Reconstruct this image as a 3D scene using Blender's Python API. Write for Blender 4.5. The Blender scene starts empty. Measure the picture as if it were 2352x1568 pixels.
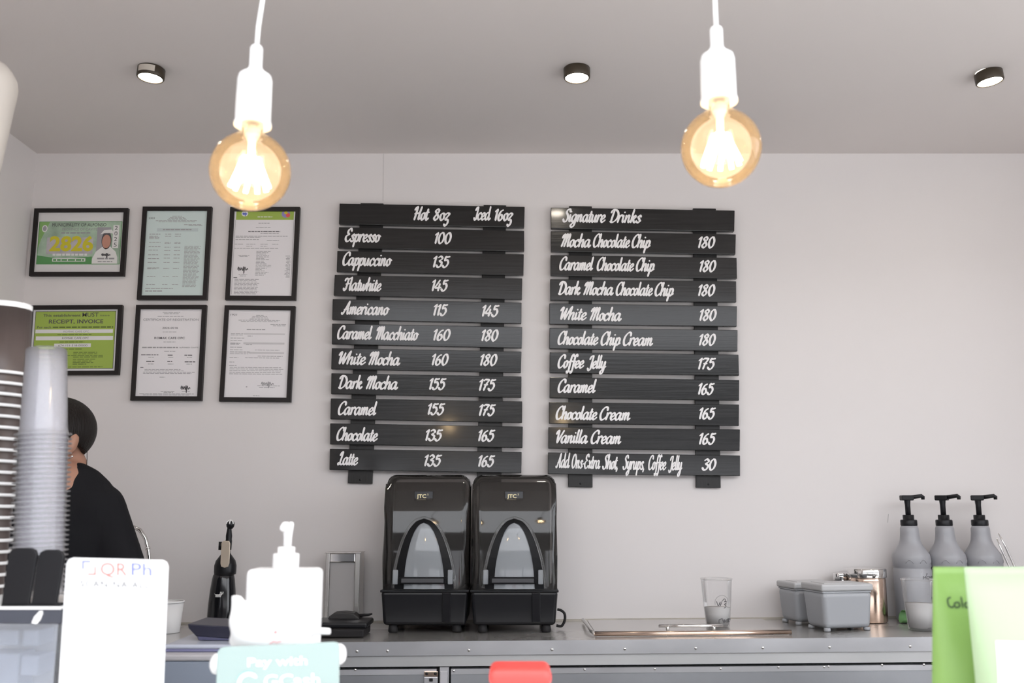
import bpy, bmesh, math, random
from mathutils import Vector, Matrix

# ------------------------------------------------------------------ camera, world, exposure
random.seed(7)
sc = bpy.context.scene
C = sc.collection
FPX = 2150.0
PITCH = math.radians(10.0)
CAM = Vector((0.0, -3.17, 1.267))
cam_d = bpy.data.cameras.new('camera')
cam_d.sensor_width = 36.0
cam_d.lens = FPX / 2352.0 * 36.0
cam_d.clip_start = 0.05
cam_d.dof.use_dof = True
cam_d.dof.focus_distance = 3.1
cam_d.dof.aperture_fstop = 5.6
cam = bpy.data.objects.new('camera', cam_d)
C.objects.link(cam)
cam.location = CAM
cam.rotation_euler = (math.radians(90) + PITCH, 0, 0)
sc.camera = cam

W = bpy.data.worlds.new('world')
sc.world = W
W.use_nodes = True
bg = W.node_tree.nodes['Background']
bg.inputs['Color'].default_value = (0.93, 0.955, 1.0, 1)
bg.inputs['Strength'].default_value = 4.2
sc.view_settings.view_transform = 'Standard'
sc.view_settings.look = 'None'
sc.view_settings.gamma = 1.0
sc.view_settings.exposure = 0.0
sc.cycles.transparent_max_bounces = 48
sc.cycles.max_bounces = 10
sc.cycles.diffuse_bounces = 6
sc.cycles.caustics_reflective = False
sc.cycles.caustics_refractive = False
sc.cycles.sample_clamp_indirect = 6.0

_c, _s = math.cos(PITCH), math.sin(PITCH)
FWD, UP, RIGHT = Vector((0, _c, _s)), Vector((0, -_s, _c)), Vector((1, 0, 0))


def ray(px, py):
    return FWD * FPX + RIGHT * (px - 1176.0) + UP * (784.0 - py)


def P(px, py, Y):                       # the point of the vertical plane y = Y seen at that place of the photograph
    d = ray(px, py)
    return CAM + d * ((Y - CAM.y) / d.y)


def PZ(px, py, Z):                      # the same on a horizontal plane
    d = ray(px, py)
    return CAM + d * ((Z - CAM.z) / d.z)


def ax(Y, z):                           # distance along the view axis
    return (Vector((0, Y, z)) - CAM).dot(FWD)


# ------------------------------------------------------------------ materials
MATS = {}


def mat(name, col, rough=0.5, metal=0.0, spec=0.5, coat=0.0, alpha=1.0, emit=None, estr=0.0, bump=None, vary=None, trans=0.0, coat_rough=0.05, sss=0.0):
    if name in MATS:
        return MATS[name]
    m = bpy.data.materials.new(name)
    m.use_nodes = True
    nt = m.node_tree
    b = nt.nodes['Principled BSDF']
    b.inputs['Base Color'].default_value = (*col, 1)
    b.inputs['Roughness'].default_value = rough
    b.inputs['Metallic'].default_value = metal
    b.inputs['Specular IOR Level'].default_value = spec
    b.inputs['Coat Weight'].default_value = coat
    b.inputs['Coat Roughness'].default_value = coat_rough
    b.inputs['Alpha'].default_value = alpha
    b.inputs['Transmission Weight'].default_value = trans
    if sss:
        b.inputs['Subsurface Weight'].default_value = sss
        b.inputs['Subsurface Radius'].default_value = (0.02, 0.008, 0.004)
        b.inputs['Subsurface Scale'].default_value = 0.5
    if emit:
        b.inputs['Emission Color'].default_value = (*emit, 1)
        b.inputs['Emission Strength'].default_value = estr
    tc = None
    if bump or vary:
        tc = nt.nodes.new('ShaderNodeTexCoord')
    if vary:                            # (scale xyz, amount)
        mp = nt.nodes.new('ShaderNodeMapping')
        mp.inputs['Scale'].default_value = vary[0]
        nt.links.new(tc.outputs['Object'], mp.inputs['Vector'])
        n = nt.nodes.new('ShaderNodeTexNoise')
        n.inputs['Scale'].default_value = 1.0
        n.inputs['Detail'].default_value = 5
        nt.links.new(mp.outputs['Vector'], n.inputs['Vector'])
        r = nt.nodes.new('ShaderNodeValToRGB')
        r.color_ramp.elements[0].position = 0.3
        r.color_ramp.elements[1].position = 0.7
        k = vary[1]
        r.color_ramp.elements[0].color = (*[max(0, c * (1 - k)) for c in col], 1)
        r.color_ramp.elements[1].color = (*[min(1, c * (1 + k)) for c in col], 1)
        nt.links.new(n.outputs['Fac'], r.inputs['Fac'])
        nt.links.new(r.outputs['Color'], b.inputs['Base Color'])
        if len(vary) > 2:
            mr = nt.nodes.new('ShaderNodeMapRange')
            mr.inputs['To Min'].default_value = max(0, rough - vary[2])
            mr.inputs['To Max'].default_value = rough + vary[2]
            nt.links.new(n.outputs['Fac'], mr.inputs['Value'])
            nt.links.new(mr.outputs['Result'], b.inputs['Roughness'])
    if bump:                            # (scale xyz, strength, distance)
        mp = nt.nodes.new('ShaderNodeMapping')
        mp.inputs['Scale'].default_value = bump[0]
        nt.links.new(tc.outputs['Object'], mp.inputs['Vector'])
        n = nt.nodes.new('ShaderNodeTexNoise')
        n.inputs['Scale'].default_value = 1.0
        n.inputs['Detail'].default_value = 6
        nt.links.new(mp.outputs['Vector'], n.inputs['Vector'])
        bp = nt.nodes.new('ShaderNodeBump')
        bp.inputs['Strength'].default_value = bump[1]
        bp.inputs['Distance'].default_value = bump[2]
        nt.links.new(n.outputs['Fac'], bp.inputs['Height'])
        nt.links.new(bp.outputs['Normal'], b.inputs['Normal'])
    MATS[name] = m
    return m


def clear(name, tint, diff_col, diff, gloss_rough=0.05, ior=1.45, translucent=0.0, reflect=1.0):
    """see-through plastic or glass: tinted transparency, fresnel gloss, a share of milky diffuse"""
    if name in MATS:
        return MATS[name]
    m = bpy.data.materials.new(name)
    m.use_nodes = True
    nt = m.node_tree
    nt.nodes.remove(nt.nodes['Principled BSDF'])
    out = nt.nodes['Material Output']
    t = nt.nodes.new('ShaderNodeBsdfTransparent')
    t.inputs['Color'].default_value = (*tint, 1)
    d = nt.nodes.new('ShaderNodeBsdfDiffuse')
    d.inputs['Color'].default_value = (*diff_col, 1)
    tl = nt.nodes.new('ShaderNodeBsdfTranslucent')
    tl.inputs['Color'].default_value = (*diff_col, 1)
    md = nt.nodes.new('ShaderNodeMixShader')
    md.inputs[0].default_value = translucent
    nt.links.new(d.outputs[0], md.inputs[1])
    nt.links.new(tl.outputs[0], md.inputs[2])
    m1 = nt.nodes.new('ShaderNodeMixShader')
    m1.inputs[0].default_value = diff
    nt.links.new(t.outputs[0], m1.inputs[1])
    nt.links.new(md.outputs[0], m1.inputs[2])
    g = nt.nodes.new('ShaderNodeBsdfGlossy')
    g.inputs['Roughness'].default_value = gloss_rough
    fr = nt.nodes.new('ShaderNodeFresnel')
    fr.inputs['IOR'].default_value = ior
    geo = nt.nodes.new('ShaderNodeNewGeometry')
    # the same fresnel from the inside of a thin wall
    mi = nt.nodes.new('ShaderNodeMix')
    mi.data_type = 'FLOAT'
    mi.inputs[2].default_value = ior
    mi.inputs[3].default_value = 1.0 / ior
    nt.links.new(geo.outputs['Backfacing'], mi.inputs[0])
    fr.inputs['IOR'].default_value = ior
    mul0 = nt.nodes.new('ShaderNodeMath')
    mul0.operation = 'MULTIPLY'
    mul0.inputs[1].default_value = reflect
    lw = nt.nodes.new('ShaderNodeLayerWeight')
    lw.inputs['Blend'].default_value = 0.25
    nt.links.new(lw.outputs['Fresnel'], mul0.inputs[0])
    m2 = nt.nodes.new('ShaderNodeMixShader')
    nt.links.new(mul0.outputs[0], m2.inputs[0])
    nt.links.new(m1.outputs[0], m2.inputs[1])
    nt.links.new(g.outputs[0], m2.inputs[2])
    nt.links.new(m2.outputs[0], out.inputs['Surface'])
    for n in (fr, geo, mi):
        nt.nodes.remove(n)
    MATS[name] = m
    return m


WALL = mat('wall_paint', (0.74, 0.705, 0.695), 0.7, spec=0.2, vary=((0.7, 0.7, 0.7), 0.03), bump=((90, 90, 90), 0.04, 0.002))
CEIL = mat('ceiling_paint', (0.72, 0.675, 0.655), 0.75, spec=0.2, vary=((0.6, 0.6, 0.6), 0.03), bump=((70, 70, 70), 0.04, 0.002))
FLOOR = mat('floor_tile', (0.50, 0.49, 0.48), 0.5, vary=((3, 3, 3), 0.15))
GROUND = mat('paving', (0.50, 0.49, 0.47), 0.9, vary=((1.2, 1.2, 1.2), 0.2))
WOOD = mat('black_painted_wood', (0.009, 0.0085, 0.0085), 0.22, spec=0.35, coat=0.45, coat_rough=0.09, vary=((5, 60, 110), 0.5, 0.06), bump=((6, 80, 160), 0.4, 0.0008))
WOODB = mat('black_batten_paint', (0.011, 0.010, 0.010), 0.4, spec=0.4, bump=((160, 80, 8), 0.3, 0.002))
CHALK = mat('white_lettering', (0.86, 0.84, 0.84), 0.6)
FRAME = mat('black_frame', (0.012, 0.009, 0.009), 0.45, spec=0.35)
PAPER = mat('paper', (0.80, 0.775, 0.79), 0.7, spec=0.25)
PAPERB = mat('blue_green_paper', (0.62, 0.72, 0.70), 0.7, spec=0.25)
INK = mat('grey_ink', (0.33, 0.32, 0.33), 0.8)
INKD = mat('dark_ink', (0.09, 0.085, 0.09), 0.8)
LIME = mat('lime_print', (0.34, 0.46, 0.08), 0.6)
GREEN = mat('green_print', (0.10, 0.30, 0.10), 0.6)
PALEG = mat('pale_green_print', (0.36, 0.48, 0.36), 0.6, vary=((14, 14, 14), 0.35))
YELLOW = mat('yellow_print', (0.62, 0.55, 0.03), 0.6)
FACEP = mat('printed_skin', (0.52, 0.26, 0.19), 0.6)
GREYP = mat('printed_grey', (0.35, 0.34, 0.36), 0.6)
WHITEP = mat('printed_white', (0.76, 0.75, 0.73), 0.6)
REDP = mat('red_print', (0.75, 0.10, 0.10), 0.6)
BLUEP = mat('blue_print', (0.12, 0.16, 0.55), 0.6)
STEEL = mat('brushed_steel', (0.68, 0.66, 0.64), 0.26, metal=0.8, bump=((3, 220, 220), 0.10, 0.0008), vary=((1.5, 3, 3), 0.12, 0.08))
STEELF = mat('steel_front', (0.60, 0.60, 0.62), 0.40, metal=0.85, vary=((2.5, 3, 5), 0.16, 0.08))
DOORM = mat('fridge_door_steel', (0.40, 0.41, 0.43), 0.45, metal=0.85, vary=((2, 2, 2), 0.2, 0.08))
CHROME = mat('chrome', (0.78, 0.77, 0.76), 0.08, metal=1.0)
COPPER_SHEEN = mat('copper_sheen_steel', (0.72, 0.56, 0.46), 0.18, metal=1.0)  # copper reflection painted into the base colour of lid edge and jar
DARKGAP = mat('dark_gap', (0.01, 0.01, 0.01), 0.8)
BLACKP = mat('black_plastic', (0.010, 0.010, 0.012), 0.35, spec=0.28)
BLACKG = mat('glossy_black_plastic', (0.010, 0.010, 0.012), 0.12, spec=0.5)
BLACKM = mat('matte_black_rubber', (0.018, 0.017, 0.018), 0.6, spec=0.2)
BANDM = mat('black_hood_band', (0.007, 0.007, 0.008), 0.3, spec=0.12)
GREYPL = mat('silver_grey_plastic', (0.36, 0.37, 0.39), 0.38, spec=0.4)
GREYLID = mat('grey_lid_plastic', (0.45, 0.45, 0.455), 0.35, spec=0.4)
BOTTLE = mat('grey_bottle_plastic', (0.33, 0.33, 0.35), 0.33, spec=0.45)
WHITEPL = mat('white_plastic', (0.88, 0.88, 0.88), 0.35)
WHITEM = mat('white_matte', (0.90, 0.90, 0.90), 0.6)
CUPW = mat('white_paper_cup', (0.80, 0.79, 0.79), 0.55)
CUPB = mat('dark_paper_cup', (0.085, 0.065, 0.06), 0.35, spec=0.4, vary=((30, 30, 2), 0.15))
SHADE = mat('cream_shade', (0.50, 0.46, 0.42), 0.6)
MINT = mat('mint_sign', (0.36, 0.46, 0.44), 0.5)
BAGG = mat('lime_pouch', (0.20, 0.34, 0.09), 0.40, spec=0.4, bump=((12, 12, 5), 0.35, 0.01))
BAGL = mat('pale_lime_pouch', (0.37, 0.49, 0.30), 0.40, spec=0.4, bump=((12, 12, 5), 0.3, 0.01))
RED = mat('red_plastic', (0.85, 0.07, 0.06), 0.4)
BLUEG = mat('blue_grey_paint', (0.27, 0.31, 0.38), 0.5)
PALEB = mat('pale_cabinet_edge', (0.47, 0.46, 0.48), 0.5)
NAVY = mat('navy_black_plastic', (0.018, 0.018, 0.035), 0.4)
SKIN = mat('skin', (0.42, 0.22, 0.15), 0.5, sss=0.15)
HAIR = mat('dark_hair', (0.010, 0.007, 0.006), 0.5, spec=0.22, bump=((220, 220, 14), 0.9, 0.004))
SHIRT = mat('black_cloth', (0.009, 0.009, 0.011), 0.85, spec=0.2, bump=((25, 25, 9), 0.4, 0.01))
TROUS = mat('dark_trousers', (0.02, 0.02, 0.025), 0.85)
SHOE = mat('shoe', (0.03, 0.03, 0.03), 0.6)
LEVER = mat('pale_gold_metal', (0.66, 0.56, 0.45), 0.3, metal=0.35)
GOLD = mat('gold_lettering', (0.80, 0.70, 0.42), 0.4)
PINK = mat('pink_nose', (0.62, 0.30, 0.30), 0.6)
BRONZE = mat('dark_bronze', (0.055, 0.042, 0.028), 0.4, metal=0.3)
LENS = mat('lit_lens', (1, 0.95, 0.85), 0.5, emit=(1.0, 0.90, 0.76), estr=100.0)
FILA = mat('lit_filament', (1, 0.9, 0.7), 0.5, emit=(1.0, 0.78, 0.48), estr=60.0)
AMBER = clear('amber_bulb_glass', (1.0, 0.93, 0.84), (1.0, 0.78, 0.58), 0.075, 0.02, translucent=0.9, reflect=1.0)
CUPC = clear('clear_cup_plastic', (0.985, 0.985, 0.99), (0.93, 0.92, 0.97), 0.16, 0.08, translucent=0.25, reflect=0.9)
CUPS = clear('thin_clear_plastic', (0.97, 0.97, 0.97), (0.8, 0.8, 0.8), 0.06, 0.04, translucent=0.4, reflect=0.55)
MILK = clear('milky_contents', (0.97, 0.97, 0.97), (0.80, 0.78, 0.77), 0.85, 0.3, translucent=0.1, reflect=0.25)
SMOKE = clear('smoked_plastic', (0.46, 0.44, 0.43), (0.08, 0.075, 0.072), 0.18, 0.05, reflect=2.4)
CLEARP = clear('clear_door_plastic', (0.75, 0.78, 0.80), (0.60, 0.63, 0.67), 0.42, 0.05, reflect=2.2)
ACRYL = clear('clear_acrylic', (0.93, 0.95, 0.98), (0.85, 0.87, 0.92), 0.25, 0.05, translucent=0.3)
JARG = clear('jar_glass', (0.85, 0.80, 0.76), (0.60, 0.50, 0.44), 0.25, 0.03, reflect=1.6)
BLUEC = clear('bluish_clear_plastic', (0.85, 0.9, 1.0), (0.78, 0.83, 0.96), 0.7, 0.08, translucent=0.1)
PACK = mat('pale_pack', (0.62, 0.66, 0.74), 0.6, vary=((9, 9, 9), 0.2))
FROST = mat('frosted_panel', (0.40, 0.385, 0.38), 0.35, spec=0.4)
LEAF = mat('green_paper', (0.16, 0.34, 0.13), 0.6)


# ------------------------------------------------------------------ mesh helpers
def rootloc(o):
    v = Vector((0, 0, 0))
    while o is not None:
        v += o.location
        o = o.parent
    return v


class MB:
    def __init__(self):
        self.v, self.f, self.m, self.mats, self.sm = [], [], [], [], []

    def mi(self, m):
        if m not in self.mats:
            self.mats.append(m)
        return self.mats.index(m)

    def add(self, vs, fs, m=None, smooth=False):
        b = len(self.v)
        self.v += [Vector(x) for x in vs]
        k = self.mi(m)
        for f in fs:
            self.f.append(tuple(b + i for i in f))
            self.m.append(k)
            self.sm.append(smooth)
        return self

    def bm(self, bm, m=None, smooth=False):
        bm.verts.index_update()
        self.add([v.co.copy() for v in bm.verts], [[v.index for v in f.verts] for f in bm.faces], m, smooth)
        bm.free()
        return self

    def box(self, x0, x1, y0, y1, z0, z1, m=None, bev=0.0, seg=2, M=None, top=1.0):
        bm = bmesh.new()
        xs, ys = (x0 + x1) / 2, (y0 + y1) / 2
        co = []
        for z, k in ((z0, 1.0), (z1, top)):
            for x, y in ((x0, y0), (x1, y0), (x1, y1), (x0, y1)):
                co.append(bm.verts.new((xs + (x - xs) * k, ys + (y - ys) * k, z)))
        for f in ((3, 2, 1, 0), (4, 5, 6, 7), (0, 1, 5, 4), (1, 2, 6, 5), (2, 3, 7, 6), (3, 0, 4, 7)):
            bm.faces.new([co[i] for i in f])
        if bev:
            bmesh.ops.bevel(bm, geom=list(bm.edges), offset=bev, segments=seg, profile=0.5, affect='EDGES')
        if M:
            bm.transform(M)
        return self.bm(bm, m, False)

    def quad_prism(self, q, thick, m=None, bev=0.0):
        """front quad (TL, TR, BR, BL) facing -y, thickened towards +y"""
        bm = bmesh.new()
        a = [bm.verts.new(p) for p in q]
        b = [bm.verts.new((p[0], p[1] + thick, p[2])) for p in q]
        bm.faces.new([a[3], a[2], a[1], a[0]])
        bm.faces.new(b)
        for i in range(4):
            j = (i + 1) % 4
            bm.faces.new([a[i], a[j], b[j], b[i]])
        if bev:
            bmesh.ops.bevel(bm, geom=list(bm.edges), offset=bev, segments=2, profile=0.5, affect='EDGES')
        return self.bm(bm, m)

    def prism(self, poly, off, m=None, bev=0.0, smooth=False):
        """any planar polygon (3-D points) extruded by the vector off"""
        bm = bmesh.new()
        a = [bm.verts.new(p) for p in poly]
        b = [bm.verts.new(Vector(p) + Vector(off)) for p in poly]
        n = len(poly)
        f0 = bm.faces.new(a[::-1])
        f1 = bm.faces.new(b)
        for i in range(n):
            j = (i + 1) % n
            bm.faces.new([a[i], a[j], b[j], b[i]])
        bmesh.ops.recalc_face_normals(bm, faces=list(bm.faces))
        if bev:
            bmesh.ops.bevel(bm, geom=list(f0.edges) + list(f1.edges), offset=bev, segments=3, profile=0.5, affect='EDGES')
        return self.bm(bm, m, smooth)

    def lathe(self, prof, c=(0, 0, 0), seg=40, m=None, M=None, smooth=True, caps=True, ell=(1, 1)):
        """prof: (radius, z) list turned about the z axis at c"""
        vs, fs = [], []
        n = len(prof)
        for r, z in prof:
            for i in range(seg):
                a = 2 * math.pi * i / seg
                vs.append(Vector((r * math.cos(a) * ell[0], r * math.sin(a) * ell[1], z)))
        for k in range(n - 1):
            for i in range(seg):
                j = (i + 1) % seg
                fs.append((k * seg + i, k * seg + j, (k + 1) * seg + j, (k + 1) * seg + i))
        if caps:
            if prof[0][0] > 1e-5:
                fs.append(tuple(range(seg - 1, -1, -1)))
            if prof[-1][0] > 1e-5:
                fs.append(tuple((n - 1) * seg + i for i in range(seg)))
        if M:
            vs = [M @ v for v in vs]
        c = Vector(c)
        return self.add([v + c for v in vs], fs, m, smooth)

    def tube(self, pts, r, seg=12, m=None, caps=True, smooth=True):
        pts = [Vector(p) for p in pts]
        rs = r if isinstance(r, (list, tuple)) else [r] * len(pts)
        vs, fs = [], []
        up = None
        for i, p in enumerate(pts):
            t = (pts[min(i + 1, len(pts) - 1)] - pts[max(i - 1, 0)]).normalized()
            if up is None:
                up = t.orthogonal().normalized()
            up = (up - t * up.dot(t)).normalized()
            w = t.cross(up)
            for k in range(seg):
                a = 2 * math.pi * k / seg
                vs.append(p + (up * math.cos(a) + w * math.sin(a)) * rs[i])
        n = len(pts)
        for i in range(n - 1):
            for k in range(seg):
                j = (k + 1) % seg
                fs.append((i * seg + k, i * seg + j, (i + 1) * seg + j, (i + 1) * seg + k))
        if caps:
            fs.append(tuple(range(seg - 1, -1, -1)))
            fs.append(tuple((n - 1) * seg + k for k in range(seg)))
        return self.add(vs, fs, m, smooth)

    def ball(self, c, r, m=None, seg=20, M=None):
        rr = r if isinstance(r, (list, tuple)) else (r, r, r)
        vs, fs = [], []
        n = seg // 2
        prof = [(math.sin(math.pi * k / n), -math.cos(math.pi * k / n)) for k in range(n + 1)]
        prof[0] = (1e-4, -1)
        prof[-1] = (1e-4, 1)
        S = Matrix.Diagonal((rr[0], rr[1], rr[2])).to_4x4()
        T = (M if M else Matrix.Identity(4)) @ S
        return self.lathe(prof, c, seg, m, T)

    def cone(self, p0, r0, p1, r1, m=None, seg=14):
        """a tapered limb with round ends"""
        self.tube([p0, p1], [r0, r1], seg, m)
        self.ball(p0, r0, m, seg)
        self.ball(p1, r1, m, seg)
        return self

    def build(self, name, m=None, parent=None, autosmooth=True):
        me = bpy.data.meshes.new(name)
        o = bpy.data.objects.new(name, me)
        off = rootloc(parent)
        me.from_pydata([tuple(v - off) for v in self.v], [], self.f)
        for mm in self.mats:
            me.materials.append(mm if mm else m)
        for p, k, s in zip(me.polygons, self.m, self.sm):
            p.material_index = k
            p.use_smooth = s
        me.validate()
        me.update()
        C.objects.link(o)
        if parent is not None:
            o.parent = parent
        return o


def thing(name, label, cat, loc=(0, 0, 0), group=None):
    o = bpy.data.objects.new(name, None)
    o.empty_display_size = 0.05
    o.location = loc
    C.objects.link(o)
    return tag(o, label, cat, group)


def tag(o, label, cat, group=None, kind=None):
    o['label'] = label
    o['category'] = cat
    if group:
        o['group'] = group
    if kind:
        o['kind'] = kind
    return o


def struct(name, mb, m, label=None, cat=None):
    o = mb.build(name, m)
    o['kind'] = 'structure'
    if label:
        o['label'] = label
        o['category'] = cat
    return o


def copy_tree(o, parent=None):
    c = o.copy()
    C.objects.link(c)
    if parent is not None:
        c.parent = parent
    for ch in list(o.children):
        copy_tree(ch, c)
    return c


def remeshed(mb, voxel=0.008, smooth=4):
    """one continuous skin over overlapping limbs; returns a new MB"""
    me = bpy.data.meshes.new('tmp')
    me.from_pydata([tuple(v) for v in mb.v], [], mb.f)
    o = bpy.data.objects.new('tmp', me)
    C.objects.link(o)
    r = o.modifiers.new('r', 'REMESH')
    r.mode = 'VOXEL'
    r.voxel_size = voxel
    if smooth:
        s = o.modifiers.new('s', 'SMOOTH')
        s.iterations = smooth
        s.factor = 0.6
    dg = bpy.context.evaluated_depsgraph_get()
    ev = o.evaluated_get(dg)
    m2 = bpy.data.meshes.new_from_object(ev)
    out = MB()
    out.add([v.co.copy() for v in m2.vertices], [tuple(p.vertices) for p in m2.polygons], None, True)
    bpy.data.objects.remove(o)
    bpy.data.meshes.remove(me)
    bpy.data.meshes.remove(m2)
    return out


_tcache = {}


def font_geo(body, bold=0.0, space=1.0):
    """flat printed text in the built-in face: (verts 2-D, faces), scaled to unit width box"""
    key = (body, bold, space)
    if key in _tcache:
        return _tcache[key]
    cu = bpy.data.curves.new('t', 'FONT')
    cu.body = body
    cu.size = 1.0
    cu.offset = bold
    cu.space_character = space
    cu.resolution_u = 3
    o = bpy.data.objects.new('t', cu)
    C.objects.link(o)
    dg = bpy.context.evaluated_depsgraph_get()
    me = bpy.data.meshes.new_from_object(o.evaluated_get(dg))
    vs = [(v.co.x, v.co.y) for v in me.vertices]
    fs = [tuple(p.vertices) for p in me.polygons]
    bpy.data.objects.remove(o)
    bpy.data.curves.remove(cu)
    bpy.data.meshes.remove(me)
    _tcache[key] = (vs, fs)
    return vs, fs


def text_on(mb, body, fmap, x0, x1, yb, h, m, bold=0.0, space=1.0, shear=0.0):
    """cap height h, stretched between x0 and x1, baseline yb (y up); fmap turns (x, y) into 3-D"""
    vs, fs = font_geo(body, bold, space)
    if not vs:
        return
    xa, xb = min(v[0] for v in vs), max(v[0] for v in vs)
    k = h / 0.73
    out = []
    for x, y in vs:
        out.append(fmap(x0 + (x - xa) / (xb - xa) * (x1 - x0) + shear * y * k, yb + y * k))
    mb.add(out, fs, m)


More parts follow.
